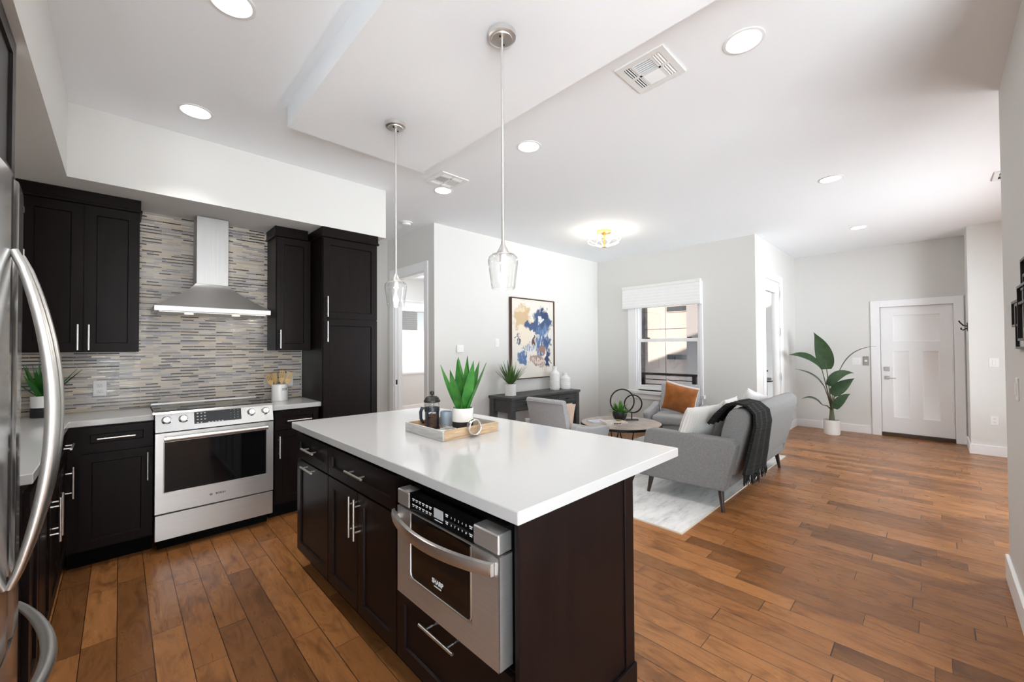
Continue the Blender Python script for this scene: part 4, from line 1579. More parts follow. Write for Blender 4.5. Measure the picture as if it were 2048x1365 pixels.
# utensil crock on the right counter
ck = thing('utensil_crock', 'white ceramic utensil crock on the short counter by the range', 'crock', (1.098, 4.32, 0.978))
MB().lathe([(0.0, 0.0), (0.066, 0.0), (0.069, 0.004), (0.069, 0.155), (0.065, 0.155), (0.064, 0.01), (0.0, 0.01)], n=36, cap=False).build('pot', M['ceramic'], ck)
mb = MB()
ang = -0.95
for k, (w_, hgt) in enumerate(((-0.018, 0.016), (-0.006, 0.014), (0.010, 0.018), (0.018, 0.018))):
    for dz in (-0.008, 0.004):
        a = ang - 0.25 + w_ / 0.069 * 1.0
        mb.M = Matrix.Translation((0.0692 * math.cos(a), 0.0692 * math.sin(a), 0.110 + dz)) @ Matrix.Rotation(a - PI / 2 + PI, 4, 'Z')
        mb.box(-0.004, 0.004, -0.0005, 0.0005, -0.003, 0.004)
mb.build('printed_label', M['inkd'], ck)


def utensil(name, label, x, y, lean, az, wh, hh, slots, ln=0.29):
    u = thing(name, label, 'utensil', (1.098 + x, 4.32 + y, 0.978 + 0.012), 0, 'bamboo utensils in the crock')
    u.rotation_euler = (lean[0], lean[1], az)
    mb = MB().cyl((0, 0, 0), (0, 0, ln - hh + 0.01), 0.006, 0.005, n=8)
    mb.build('handle', M['bamboo'], u)
    mb = MB()
    n = slots * 2 + 1
    for i in range(n):
        x0, x1 = -wh + 2 * wh * i / n, -wh + 2 * wh * (i + 1) / n
        if i % 2 == 0:
            mb.box(x0, x1, -0.003, 0.003, ln - hh, ln)
        else:
            mb.box(x0, x1, -0.003, 0.003, ln - hh, ln - hh * 0.78)
            mb.box(x0, x1, -0.003, 0.003, ln - hh * 0.16, ln)
    mb.prism([(-0.006, ln - hh * 1.5), (0.006, ln - hh * 1.5), (wh, ln - hh), (-wh, ln - hh)], 'y', -0.003, 0.003)
    mb.build('head', M['bamboo'], u)


utensil('spatula', 'bamboo slotted turner, tallest in the middle of the crock', 0.005, -0.01, (0.05, 0.08), -0.7, 0.023, 0.09, 2, 0.275)
utensil('spatula', 'bamboo slotted spatula leaning right in the crock', 0.030, -0.012, (0.02, 0.22), -0.6, 0.026, 0.085, 3, 0.262)
utensil('spatula', 'bamboo slotted fork-spatula leaning left in the crock', -0.030, 0.0, (0.0, -0.30), -0.7, 0.026, 0.075, 3, 0.245)
utensil('spoon', 'bamboo spoon behind the left-leaning spatula in the crock', -0.012, 0.025, (-0.08, -0.16), -0.7, 0.022, 0.07, 0, 0.25)

pb = thing('potted_plant', 'green plant in a white and black pot on the corner counter behind the fridge handle', 'potted plant', (-0.385, 4.36, 0.997))
MB().lathe([(0.0, 0.07), (0.062, 0.07), (0.062, 0.15), (0.058, 0.15), (0.056, 0.13), (0, 0.13)], n=28, cap=False).build('pot', M['ceramic'], pb)
MB().lathe([(0.0, 0.0), (0.060, 0.0), (0.062, 0.004), (0.062, 0.07), (0, 0.0702)], n=28, cap=False).build('pot_base', M['matteblack'], pb)
agave('leaf', pb, 10, 0.25, 0.017, (0.35, 0.85), M['leafA'], 5, 0.012, 0.13)
agave('leaf', pb, 6, 0.25, 0.017, (0.05, 0.3), M['leafA'], 6, 0.008, 0.13)


def outlet(name, label, loc, rz, gang='outlet', w=0.075, h=0.12, m=None):
    o = thing(name, label, 'outlet' if gang == 'outlet' else 'switch', loc, rz)
    MB().box(-w / 2, w / 2, -0.006, 0, -h / 2, h / 2, b=0.002).build('plate', m or M['white'], o)
    if gang == 'outlet':
        for z in (-0.022, 0.022):
            s = MB().box(-0.017, 0.017, -0.009, -0.005, z - 0.014, z + 0.014, b=0.003).build('socket', m or M['white'], o)
            mb = MB()
            for x in (-0.006, 0.006):
                mb.box(x - 0.0012, x + 0.0012, -0.0096, -0.0085, z - 0.001, z + 0.007)
            mb.cyl((0, -0.0096, z - 0.007), (0, -0.0085, z - 0.007), 0.0022, n=8)
            mb.build('slots', M['inkd'], s)
    else:
        k = 1 if w < 0.1 else 2
        for i in range(k):
            x = (i - (k - 1) / 2) * 0.045
            MB().box(x - 0.016, x + 0.016, -0.011, -0.005, -0.033, 0.033, b=0.002).build('rocker', m or M['white'], o)
    return o


outlet('wall_outlet', 'white double outlet on the mosaic tile left of the range', (-0.108, 4.488, 1.17), 0)
outlet('wall_outlet', 'white double outlet on the mosaic tile behind the utensil crock', (1.215, 4.488, 1.16), 0, w=0.085, h=0.125)
outlet('light_switch', 'slim white switch on the console wall left of the painting', (4.004, 4.47, 1.538), 0, 'switch')
outlet('light_switch', 'white rocker switch on the wall return beside the front door', (8.3, -0.546, 1.232), -PI / 2, 'switch', 0.09)
outlet('wall_outlet', 'white outlet low on the wall return beside the front door', (8.3, -0.540, 0.47), -PI / 2)
outlet('light_switch', 'white double switch on the entry wall behind the tall plant', (8.97, 0.914, 1.201), -PI / 2, 'switch', 0.115)
outlet('light_switch', 'white switch plate on the right-hand wall seen edge-on', (3.47, -0.31, 1.23), PI, 'switch')
o = thing('door_chime', 'grey metal doorbell plate on the entry wall left of the front door', 'doorbell', (8.97, 0.79, 1.211), -PI / 2)
MB().box(-0.036, 0.036, -0.014, 0, -0.075, 0.075, b=0.004).build('plate', mat('grey_plate', (0.36, 0.35, 0.33), 0.4, 0.4), o)
MB().lathe([(0.018, 0), (0.018, 0.006), (0.012, 0.009)], (0, 0, 0), 18)
mb = MB()
mb.M = Matrix.Translation((0, -0.013, 0)) @ Matrix.Rotation(PI / 2, 4, 'X')
mb.lathe([(0.018, 0), (0.018, 0.006), (0.012, 0.009)], n=18)
mb.build('button', M['white'], o)
o = thing('thermostat', 'square white thermostat on the console wall above the island plant', 'thermostat', (3.32, 4.47, 1.454))
MB().box(-0.055, 0.055, -0.022, 0, -0.05, 0.05, b=0.006, ).build('housing', M['white'], o)
MB().box(-0.030, 0.034, -0.026, -0.021, -0.03, 0.034, b=0.002).build('screen', M['ceramic'], o)
o = thing('coat_hook', 'dark double coat hook on the side wall right of the front door', 'hook', (8.50, -0.33, 1.72))
MB().box(-0.015, 0.015, 0, 0.008, -0.06, 0.06, b=0.002).build('plate', M['blackm'], o)
mb = MB().tube([(0, 0.008, -0.02), (0, 0.045, -0.045), (0, 0.062, -0.03), (0, 0.062, -0.01)], 0.008, 8)
mb.tube([(0, 0.008, 0.01), (0, 0.04, 0.02), (0, 0.075, 0.07), (0, 0.082, 0.09)], 0.008, 8)
mb.build('hook_arms', M['blackm'], o)

#@@CEILING_FIXTURES
def can(label, x, y, z=CEIL, first=[None]):
    if first[0] is None:
        r_ = thing('recessed_light', label, 'ceiling light', (x, y, z), 0, 'recessed ceiling lights')
        MB().lathe([(0.098, 0), (0.098, -0.004), (0.084, -0.006), (0.078, -0.001), (0.078, 0.0)], n=40, cap=False).build('trim_ring', M['white'], r_)
        MB().lathe([(0.079, -0.0012), (0.03, -0.0022), (0.0, -0.0024)], n=40, cap=False).build('lens', M['lens'], r_)
        first[0] = r_
        lamp('lamp', r_, (0, 0, -0.012), LAMP_W, 0.14)
    else:
        r_ = dup(first[0], (x, y, z), None, label)
    return r_


can('recessed ceiling light cut off by the top edge of the photo, over the kitchen aisle', 0.365, 2.255)
can('recessed ceiling light above the kitchen aisle, nearest the white soffit', 0.362, 3.468)
can('largest recessed ceiling light right of the pendants, nearest the square vent in front', 2.373, 0.677)
can('recessed ceiling light just right of the near pendant rod, past the big vent', 2.365, 2.245)
can('recessed ceiling light beside the smaller square vent near the hallway', 2.385, 3.483)
can('middle of the three recessed ceiling lights leading to the front door', 4.964, 0.672)
can('farthest recessed ceiling light, nearest the front door', 7.284, 0.694)


def pendant(label, x, y):
    zc = 2.954
    p = thing('pendant_light', label, 'pendant light', (x, y, zc), 0, 'glass pendants over the island')
    MB().lathe([(0.0, 0.0), (0.066, 0.0), (0.066, -0.022), (0.058, -0.026), (0.050, -0.026), (0.048, -0.031), (0.0, -0.033)], n=36, cap=False).build('canopy', M['nickel'], p)
    for sx in (-0.03, 0.03):
        MB().lathe([(0.005, -0.032), (0.005, -0.036), (0.0, -0.038)], (sx * 0.8, sx * 0.5, 0), 10, cap=False).build('screw', M['blackm'], p)
    MB().cyl((0, 0, -0.03), (0, 0, -1.0), 0.0065, n=12).build('rod', M['nickel'], p)
    MB().lathe([(0.008, -0.985), (0.010, -1.0), (0.018, -1.018), (0.031, -1.042), (0.031, -1.046), (0.0, -1.046)], n=28, cap=False).build('socket_cap', M['nickel'], p)
    sh = [(0.028, -1.044), (0.055, -1.050), (0.068, -1.062), (0.0715, -1.078), (0.0695, -1.10), (0.060, -1.17), (0.056, -1.205), (0.052, -1.212),
          (0.050, -1.209), (0.054, -1.20), (0.0575, -1.17), (0.067, -1.10), (0.069, -1.079), (0.066, -1.065), (0.054, -1.053), (0.028, -1.047)]
    MB().lathe(sh, n=40, cap=False).build('shade', M['glass'], p)
    MB().lathe([(0.016, -1.046), (0.016, -1.085), (0.012, -1.09), (0, -1.09)], n=20, cap=False).build('socket', M['ceramic'], p)
    b2 = MB().lathe([(0.012, -1.088), (0.015, -1.10), (0.0155, -1.17), (0.012, -1.185), (0.0, -1.19)], n=20, cap=False).build('bulb', M['glass'], p)
    mb = MB()
    for q in range(4):
        a = q * PI / 2 + 0.4
        mb.cyl((0.006 * math.cos(a), 0.006 * math.sin(a), -1.10), (0.006 * math.cos(a), 0.006 * math.sin(a), -1.18), 0.0009, n=6)
    mb.build('filament', M['filament'], b2)
    lamp('lamp', p, (0, 0, -1.14), 5, 0.02, (1, 0.92, 0.83), 'POINT')


pendant('near clear glass pendant with long nickel rod, over the camera end of the island', 1.291, 1.396)
pendant('far clear glass pendant with nickel rod, over the range end of the island', 1.308, 2.456)


def vent(label, x0, x1, y0, y1):
    cx, cy = (x0 + x1) / 2, (y0 + y1) / 2
    hx, hy = (x1 - x0) / 2, (y1 - y0) / 2
    v = thing('ceiling_vent', label, 'vent', (cx, cy, CEIL), 0, 'ceiling air vents')
    f_ = 0.035
    mb = MB()
    mb.box(-hx, hx, -hy, -hy + f_, -0.008, 0)
    mb.box(-hx, hx, hy - f_, hy, -0.008, 0)
    mb.box(-hx, -hx + f_, -hy + f_, hy - f_, -0.008, 0)
    mb.box(hx - f_, hx, -hy + f_, hy - f_, -0.008, 0)
    ix0, ix1, iy0, iy1 = -hx + f_, hx - f_, -hy + f_, hy - f_
    qx = (ix1 - ix0) * 0.5 + ix0
    for y in (iy0 + 0.052, iy1 - 0.052):
        mb.box(ix0, ix1, y - 0.007, y + 0.007, -0.008, 0)
    mb.box(qx - 0.008, qx + 0.008, iy0, iy1, -0.008, 0)
    mb.build('frame', M['white'], v)
    MB().box(ix0, ix1, iy0, iy1, -0.0012, -0.0004).build('backing', mat('duct_dark', (0.06, 0.06, 0.06), 0.8), v)
    def slats(name, xa, xb, ya, yb, n, along, tilt, cov=0.33):
        mb = MB()
        for i in range(n):
            if along == 'y':
                x = xa + (xb - xa) * (i + .5) / n
                w_ = (xb - xa) / n * cov
                mb.add([(x - w_, ya, -0.001), (x + w_ * tilt, ya, -0.008), (x + w_ * tilt, yb, -0.008), (x - w_, yb, -0.001),
                        (x - w_, ya, -0.0022), (x + w_ * tilt, ya, -0.0092), (x + w_ * tilt, yb, -0.0092), (x - w_, yb, -0.0022)],
                       [(0, 1, 2, 3), (4, 7, 6, 5), (0, 4, 5, 1), (2, 6, 7, 3), (1, 5, 6, 2), (0, 3, 7, 4)])
            else:
                y = ya + (yb - ya) * (i + .5) / n
                w_ = (yb - ya) / n * cov
                mb.add([(xa, y - w_, -0.001), (xa, y + w_ * tilt, -0.008), (xb, y + w_ * tilt, -0.008), (xb, y - w_, -0.001),
                        (xa, y - w_, -0.0022), (xa, y + w_ * tilt, -0.0092), (xb, y + w_ * tilt, -0.0092), (xb, y - w_, -0.0022)],
                       [(0, 1, 2, 3), (4, 7, 6, 5), (0, 4, 5, 1), (2, 6, 7, 3), (1, 5, 6, 2), (0, 3, 7, 4)])
        mb.build(name, M['white'], v)
    slats('louver_bank', ix0 + 0.004, qx - 0.01, iy0 + 0.06, iy1 - 0.06, 6, 'y', -0.4, 0.28)
    slats('louver_bank', qx + 0.01, ix1 - 0.004, iy0 + 0.06, iy1 - 0.06, 9, 'y', 0.9, 0.46)
    for xa, xb in ((ix0 + 0.004, qx - 0.01), (qx + 0.01, ix1 - 0.004)):
        slats('louver_bank', xa, xb, iy0 + 0.002, iy0 + 0.044, 3, 'x', 0.9, 0.40)
        slats('louver_bank', xa, xb, iy1 - 0.044, iy1 - 0.002, 3, 'x', -0.3, 0.22)


vent('large square white ceiling vent in front of the pendants', 2.078, 2.379, 0.985, 1.275)
vent('smaller-looking square white ceiling vent near the hallway', 2.12, 2.42, 3.10, 3.40)
vent('white ceiling vent half hidden by the right-hand wall', 5.9, 6.2, -0.75, -0.42)
sm = thing('smoke_detector', 'round white smoke detector on the ceiling by the hallway', 'smoke detector', (2.652, 4.698, CEIL))
MB().lathe([(0.0, 0.0), (0.075, 0.0), (0.075, -0.012), (0.0, -0.012)], n=32, cap=False).build('base', M['white'], sm)
MB().lathe([(0.055, -0.012), (0.055, -0.022), (0.050, -0.038), (0.0, -0.042)], n=32, cap=False).build('cover', M['white'], sm)

fl = thing('flush_mount_light', 'gold flush-mount ceiling light with lit curved loops', 'ceiling light', (4.857, 3.174, CEIL))
MB().lathe([(0.0, 0.0), (0.10, 0.0), (0.10, -0.03), (0.09, -0.034), (0.0, -0.034)], n=32, cap=False).build('canopy', M['gold'], fl)
mb = MB().cyl((0, 0, -0.03), (0, 0, -0.215), 0.013)
mb.lathe([(0.05, -0.07), (0.05, -0.10), (0.0, -0.10)], n=20, cap=False)
mb.build('stem', M['gold'], fl)
MB().lathe([(0.0, -0.205), (0.035, -0.21), (0.037, -0.232), (0.0, -0.236)], n=24, cap=False).build('finial', M['gold'], fl)
for k in range(8):
    a = 2 * PI * k / 8 + 0.3
    pr = [(0.03, -0.088), (0.13, -0.088), (0.20, -0.098), (0.233, -0.122), (0.225, -0.15), (0.17, -0.18), (0.03, -0.222)]
    MB().tube([(r_ * math.cos(a), r_ * math.sin(a), z) for r_, z in pr], 0.0055, 8).build('light_loop', M['ledtube'], fl, angle=60)
lamp('lamp', fl, (0, 0, -0.16), 14, 0.12, (1, 0.90, 0.74), 'POINT')

#@@LIVING
# rug
o = MB().box(3.175, 6.35, 1.395, 3.30, 0.0, 0.011, b=0.002).build('area_rug', M['rug'])
tag(o, 'distressed grey and white area rug under the sofa and coffee table', 'rug')
mb = MB()
mb.box(3.165, 3.175, 1.385, 3.31, 0.0, 0.012)
mb.box(6.35, 6.36, 1.385, 3.31, 0.0, 0.012)
mb.box(3.175, 6.35, 1.385, 1.395, 0.0, 0.012)
mb.box(3.175, 6.35, 3.30, 3.31, 0.0, 0.012)
mb.build('bound_edge', mat('cream_binding', (0.62, 0.56, 0.48), 0.9), o)
RZ = 0.0122


def rounded(mb, x0, x1, y0, y1, z0, z1, b, seg=4):
    return mb.box(x0, x1, y0, y1, z0, z1, b=b, seg=seg)


def taper_leg(name, parent, top, bot, r0, r1, m, n=14):
    MB().cyl(bot, top, r1, r0, n).build(name, m, parent)


# sofa: faces +Y, ends at x = 3.80 and 5.86
SX0, SX1 = 3.79, 5.84
sofa = thing('sofa', 'grey mid-century sofa seen from behind with dark tapered legs', 'sofa', ((SX0 + SX1) / 2, 1.64, RZ))
hw = (SX1 - SX0) / 2


def sy(y):
    return y - 1.64


arm = [(sy(1.285), 0.185), (sy(2.10), 0.165), (sy(2.02), 0.625), (sy(1.97), 0.645), (sy(1.225), 0.645), (sy(1.183), 0.60)]
for x0 in (-hw, hw - 0.125):
    MB().prism(arm, 'x', x0, x0 + 0.125, b=0.022, seg=3).build('arm', M['fabric'], sofa)
mb = MB().box(-hw + 0.12, hw - 0.12, sy(1.27), sy(2.06), 0.20, 0.335, b=0.015, seg=2)
mb.build('seat_base', M['fabric'], sofa)
for k in range(2):
    x0 = -hw + 0.128 + k * (hw - 0.126)
    mb = MB()
    rounded(mb, x0, x0 + hw - 0.130, sy(1.42), sy(2.10), 0.335, 0.475, 0.035)
    mb.build('seat_cushion', M['fabric'], sofa)
bk = [(sy(1.245), 0.30), (sy(1.42), 0.30), (sy(1.345), 0.70), (sy(1.305), 0.83), (sy(1.27), 0.885), (sy(1.215), 0.91), (sy(1.155), 0.90), (sy(1.115), 0.86), (sy(1.12), 0.78), (sy(1.19), 0.50)]
mb = MB().prism(bk, 'x', -hw + 0.12, hw - 0.13, b=0.025, seg=3)
mb.build('backrest', M['tweed'] if False else M['fabric'], sofa, angle=50)
mb = MB().tube([(-hw + 0.14, sy(1.242), 0.335), (hw - 0.08, sy(1.242), 0.335)], 0.006, 8)
mb.build('seam_piping', M['fabric'], sofa)
for x, y, dx, dy in ((-hw + 0.09, 1.345, -0.03, -0.03), (hw - 0.13, 1.345, 0.03, -0.03), (-hw + 0.09, 1.99, -0.03, 0.03), (hw - 0.13, 1.99, 0.03, 0.03)):
    taper_leg('leg', sofa, (x, sy(y), 0.20), (x + dx, sy(y + dy), -RZ + 0.0005 if y < 1.385 else 0.0), 0.028, 0.015, M['leg'])


def pillow_mesh(w, h, t, n=18, pinch=0.06):
    vs, fs = [], []
    for side in (1, -1):
        for i in range(n + 1):
            for k in range(n + 1):
                u, v = -1 + 2 * i / n, -1 + 2 * k / n
                prof = max(0.0, (1 - u * u) * (1 - v * v)) ** 0.42
                pu = 1 - pinch * (1 - v * v) * abs(u) ** 3 * -1 - pinch * 1.0
                px_ = u * w / 2 * (1 - pinch * (1 - v * v) * u * u)
                pz_ = v * h / 2 * (1 - pinch * (1 - u * u) * v * v)
                wob = 0.02 * t * math.sin(7 * u + 3 * v)
                vs.append((px_, side * (prof * t / 2 + 0.002) + wob * prof, pz_ + h / 2))
    N = (n + 1) ** 2
    for s2 in range(2):
        for i in range(n):
            for k in range(n):
                a = s2 * N + i * (n + 1) + k
                q = (a, a + 1, a + n + 2, a + n + 1)
                fs.append(q if s2 == 0 else q[::-1])
    rim = [i * (n + 1) for i in range(n + 1)] + [n * (n + 1) + k for k in range(1, n + 1)] + [i * (n + 1) + n for i in range(n - 1, -1, -1)] + [k for k in range(n - 1, 0, -1)]
    for j in range(len(rim)):
        a, b2 = rim[j], rim[(j + 1) % len(rim)]
        fs.append((a, b2, b2 + N, a + N))
    return MB().add(vs, fs)


def pillow(label, m, loc, rot, w=0.46, h=0.46, t=0.17, name='throw_pillow'):
    o = pillow_mesh(w, h, t).build(name, m, angle=80)
    o.location = loc
    o.rotation_euler = rot
    return tag(o, label, 'pillow')


pillow('white ribbed pillow at the near end of the sofa, leaning behind the arm', M['cotton'], (4.07, 1.68, RZ + 0.475), (math.radians(20), 0, math.radians(-14)), 0.50, 0.44, 0.16)
pillow('white patterned pillow tucked behind the ribbed one on the sofa', M['linen'], (4.52, 1.60, RZ + 0.485), (math.radians(18), 0, 0.05), 0.46, 0.46, 0.14)
pillow('white pillow at the far end of the sofa poking above its back', M['linen'], (5.12, 1.52, RZ + 0.485), (math.radians(14), math.radians(14), -0.15), 0.50, 0.48, 0.16)

# throw blanket over the back of the sofa, near end
outer = [(1.445, 0.735), (1.42, 0.775), (1.385, 0.825), (1.335, 0.88), (1.29, 0.925), (1.215, 0.945), (1.14, 0.932), (1.09, 0.88), (1.085, 0.79), (1.11, 0.66), (1.135, 0.54), (1.155, 0.44), (1.165, 0.37)]
th = 0.022
NU = 26
vs, fs = [], []
m_n = len(outer)
rnd = random.Random(5)
for lay in range(2):
    for k, (y, z) in enumerate(outer):
        t = k / (m_n - 1)
        xa = 3.935 - 0.11 * t ** 1.5 + 0.01 * math.sin(t * 7)
        xb = 4.28 + 0.40 * max(0, t - 0.5) ** 1.1 + 0.015 * math.sin(t * 9 + 1)
        y0, z0 = outer[max(0, k - 1)]
        y1, z1 = outer[min(m_n - 1, k + 1)]
        dx_, dz_ = y1 - y0, z1 - z0
        l_ = math.hypot(dx_, dz_)
        ny, nz = dz_ / l_, -dx_ / l_           # inward/outward normal
        ny, nz = (ny, nz) if nz > 0 or (abs(nz) < .6 and ny < 0) else (-ny, -nz)
        for i in range(NU + 1):
            u = i / NU
            wv = 0.012 * (1 + math.sin(u * 19 + t * 3)) * min(1, 0.35 + abs(t - 0.4) * 1.4)
            off = wv + (th if lay else 0)
            dz2 = -0.045 * t * math.sin(u * 2.2) if t > 0.8 else 0
            vs.append((xa + (xb - xa) * u, y + ny * off, z + nz * off + dz2))
N = m_n * (NU + 1)
for lay in range(2):
    for k in range(m_n - 1):
        for i in range(NU):
            a = lay * N + k * (NU + 1) + i
            q = (a, a + 1, a + NU + 2, a + NU + 1)
            fs.append(q)
for i in range(NU):
    for k in (0, m_n - 1):
        a = k * (NU + 1) + i
        fs.append((a, a + 1, a + 1 + N, a + N))
for k in range(m_n - 1):
    for i in (0, NU):
        a = k * (NU + 1) + i
        fs.append((a, a + NU + 1, a + NU + 1 + N, a + N))
thr = MB().add(vs, fs).build('throw_blanket', M['throw'], angle=80)
tag(thr, 'black knitted throw blanket draped over the near end of the sofa back', 'blanket')
mb = MB()
for i in range(46):
    u = (i + 0.5) / 46
    k = int(u * NU)
    p = Vector(vs[N + (m_n - 1) * (NU + 1) + k])
    p2 = Vector(vs[(m_n - 1) * (NU + 1) + k])
    p = (p + p2) / 2
    p.x = vs[(m_n - 1) * (NU + 1)][0] + (vs[(m_n - 1) * (NU + 1) + NU][0] - vs[(m_n - 1) * (NU + 1)][0]) * u
    ln = rnd.uniform(0.06, 0.10)
    mb.tube([p + Vector((0, 0, 0.01)), p + Vector((rnd.uniform(-.01, .01), rnd.uniform(-.012, .006), -ln * .5)), p + Vector((rnd.uniform(-.018, .018), rnd.uniform(-.012, .01), -ln))], [0.006, 0.0055, 0.003], 6)
o = mb.build('fringe', M['throw'], thr)
o['kind'] = 'stuff'


# armchairs: local frame faces +x
def armchair(label, loc, rz):
    a = thing('armchair', label, 'armchair', loc, rz, 'grey tweed armchairs')
    mb = MB().box(-0.30, 0.30, -0.27, 0.27, 0.20, 0.33, b=0.02, seg=2)
    mb.build('seat_base', M['tweed'], a)
    mb = MB()
    rounded(mb, -0.20, 0.345, -0.262, 0.262, 0.33, 0.46, 0.04)
    mb.build('seat_cushion', M['tweed'], a)
    # reclined back, wider at the top
    vs2, fs2 = [], []
    bk2 = [(-0.30, 0.20, 0.268), (-0.355, 0.50, 0.275), (-0.43, 0.80, 0.285), (-0.437, 0.845, 0.285), (-0.41, 0.865, 0.282), (-0.37, 0.85, 0.282), (-0.29, 0.62, 0.275), (-0.18, 0.32, 0.268)]
    bm = bmesh.new()
    Lr = [bm.verts.new((x, -w_, z)) for x, z, w_ in bk2]
    Rr = [bm.verts.new((x, w_, z)) for x, z, w_ in bk2]
    bm.faces.new(Lr)
    bm.faces.new(Rr[::-1])
    for i in range(len(bk2)):
        j = (i + 1) % len(bk2)
        bm.faces.new((Lr[i], Rr[i], Rr[j], Lr[j]))
    bmesh.ops.recalc_face_normals(bm, faces=list(bm.faces))
    bmesh.ops.bevel(bm, geom=list(bm.edges), offset=0.014, segments=2, profile=0.5, affect='EDGES')
    MB()._bm(bm).build('backrest', M['tweed'], a)
    pp_ = [(-0.452, -0.335, 0.845), (-0.452, 0.335, 0.845)]
    MB().tube([(-0.437, -0.283, 0.82), (-0.437, 0.283, 0.82)], 0.005, 8).build('piping', M['tweed'], a)
    for s in (-1, 1):
        ar = [(-0.32, 0.20), (0.28, 0.20), (0.345, 0.46), (0.338, 0.49), (0.30, 0.505), (-0.05, 0.525), (-0.34, 0.58)]
        bm = bmesh.new()
        i0, i1 = s * 0.272, s * 0.345
        A = [bm.verts.new((x, i0 + s * (z - 0.2) * 0.10, z)) for x, z in ar]
        B2 = [bm.verts.new((x, i1 + s * (z - 0.2) * 0.16, z)) for x, z in ar]
        bm.faces.new(A)
        bm.faces.new(B2[::-1])
        for i in range(len(ar)):
            j = (i + 1) % len(ar)
            bm.faces.new((A[i], B2[i], B2[j], A[j]))
        bmesh.ops.recalc_face_normals(bm, faces=list(bm.faces))
        bmesh.ops.bevel(bm, geom=list(bm.edges), offset=0.018, segments=3, profile=0.5, affect='EDGES')
        MB()._bm(bm).build('arm', M['tweed'], a)
    for x, y in ((0.25, 0.24), (0.25, -0.24), (-0.25, 0.24), (-0.25, -0.24)):
        taper_leg('leg', a, (x, y, 0.205), (x * 1.12, y * 1.12, 0.0), 0.024, 0.013, M['leg'])
    return a


armchair('light grey armchair with its back to the island, left of the coffee table', (3.965, 3.14, RZ), 0.0)
armchair('light grey armchair under the window holding a tan leather pillow', (5.99, 2.70, RZ), PI + math.radians(13))
lp = pillow('tan leather pillow with white fur back on the window armchair', M['leather'], (5.985, 2.67, RZ + 0.475), (math.radians(16), math.radians(13), math.radians(-77)), 0.46, 0.44, 0.12)
o = pillow_mesh(0.475, 0.455, 0.10).build('fur_back', M['fur'], lp, angle=80)
o.location = (0, 0.035, -0.004)
o['label'] = 'white fur reverse side'
pillow('blush pillow glimpsed inside the armchair that backs onto the island', M['pink'], (3.80, 3.12, RZ + 0.462), (math.radians(13), 0, math.radians(90)), 0.36, 0.33, 0.10)

# coffee table
ct = thing('coffee_table', 'round walnut coffee table with dark rim and hairpin legs', 'coffee table', (4.87, 2.95, RZ))
MB().lathe([(0.0, 0.418), (0.520, 0.418), (0.522, 0.438), (0.0, 0.438)], n=64, cap=False).build('tabletop', M['tabletop'], ct)
MB().lathe([(0.522, 0.408), (0.530, 0.408), (0.530, 0.436), (0.522, 0.439), (0.522, 0.408)], n=64, cap=False).build('rim', M['blackm'], ct)
for k in range(4):
    a = PI / 2 * k + 0.75
    c0 = Vector((math.cos(a), math.sin(a), 0))
    tng = Vector((-c0.y, c0.x, 0))
    mb = MB()
    mb.tube([c0 * 0.36 + tng * 0.09 + Vector((0, 0, 0.415)), c0 * 0.445 + tng * 0.012 + Vector((0, 0, 0.008)), c0 * 0.445 - tng * 0.012 + Vector((0, 0, 0.008)), c0 * 0.36 - tng * 0.09 + Vector((0, 0, 0.415))], 0.0075, 8)
    mb.build('leg', M['blackm'], ct)
TZ = RZ + 0.4385
bp_ = thing('potted_fern', 'leafy green plant in a black bowl on the coffee table', 'potted plant', (4.985, 3.03, TZ))
MB().lathe([(0.0, 0.0), (0.055, 0.0), (0.085, 0.035), (0.098, 0.085), (0.099, 0.125), (0.094, 0.125), (0.09, 0.10), (0.0, 0.10)], n=36, cap=False).build('pot', M['matteblack'], bp_)
MB().lathe([(0.09, 0.10), (0.0, 0.112)], n=24, cap=False).build('soil', M['soil'], bp_)
rnd = random.Random(11)
mb = MB()
for i in range(80):
    a = rnd.uniform(0, 2 * PI)
    el = rnd.uniform(0.15, 1.45)
    L_ = rnd.uniform(0.11, 0.19)
    h_ = Vector((math.cos(a), math.sin(a), 0))
    pts, ws = [], []
    for k in range(6):
        t = k / 5
        pts.append(h_ * (0.02 + math.sin(el) * L_ * t) + Vector((0, 0, 0.105 + math.cos(el * 0.75) * L_ * t - 0.05 * t * t * el)))
        ws.append(0.0125 * math.sin(PI * (0.12 + 0.86 * t)) + 0.0004)
    mb.blade(pts, ws, (-h_.y, h_.x, 0), 0.25)
o = mb.build('foliage', M['leafD'], bp_, angle=60)
sc_ = thing('ring_sculpture', 'black metal sculpture of two interlocked rings on the coffee table', 'sculpture', (5.13, 2.93, TZ), -0.74)
MB().box(-0.085, 0.085, -0.035, 0.035, 0, 0.012, b=0.002).build('base', M['blackm'], sc_)
MB().cyl((0.0, 0, 0.012), (0.0, 0, 0.10), 0.008).build('post', M['blackm'], sc_)


def ring_pts(cx, cz, r, y):
    return [(cx + r * math.cos(q), y, cz + r * math.sin(q)) for q in [2 * PI * i / 48 for i in range(48)]]


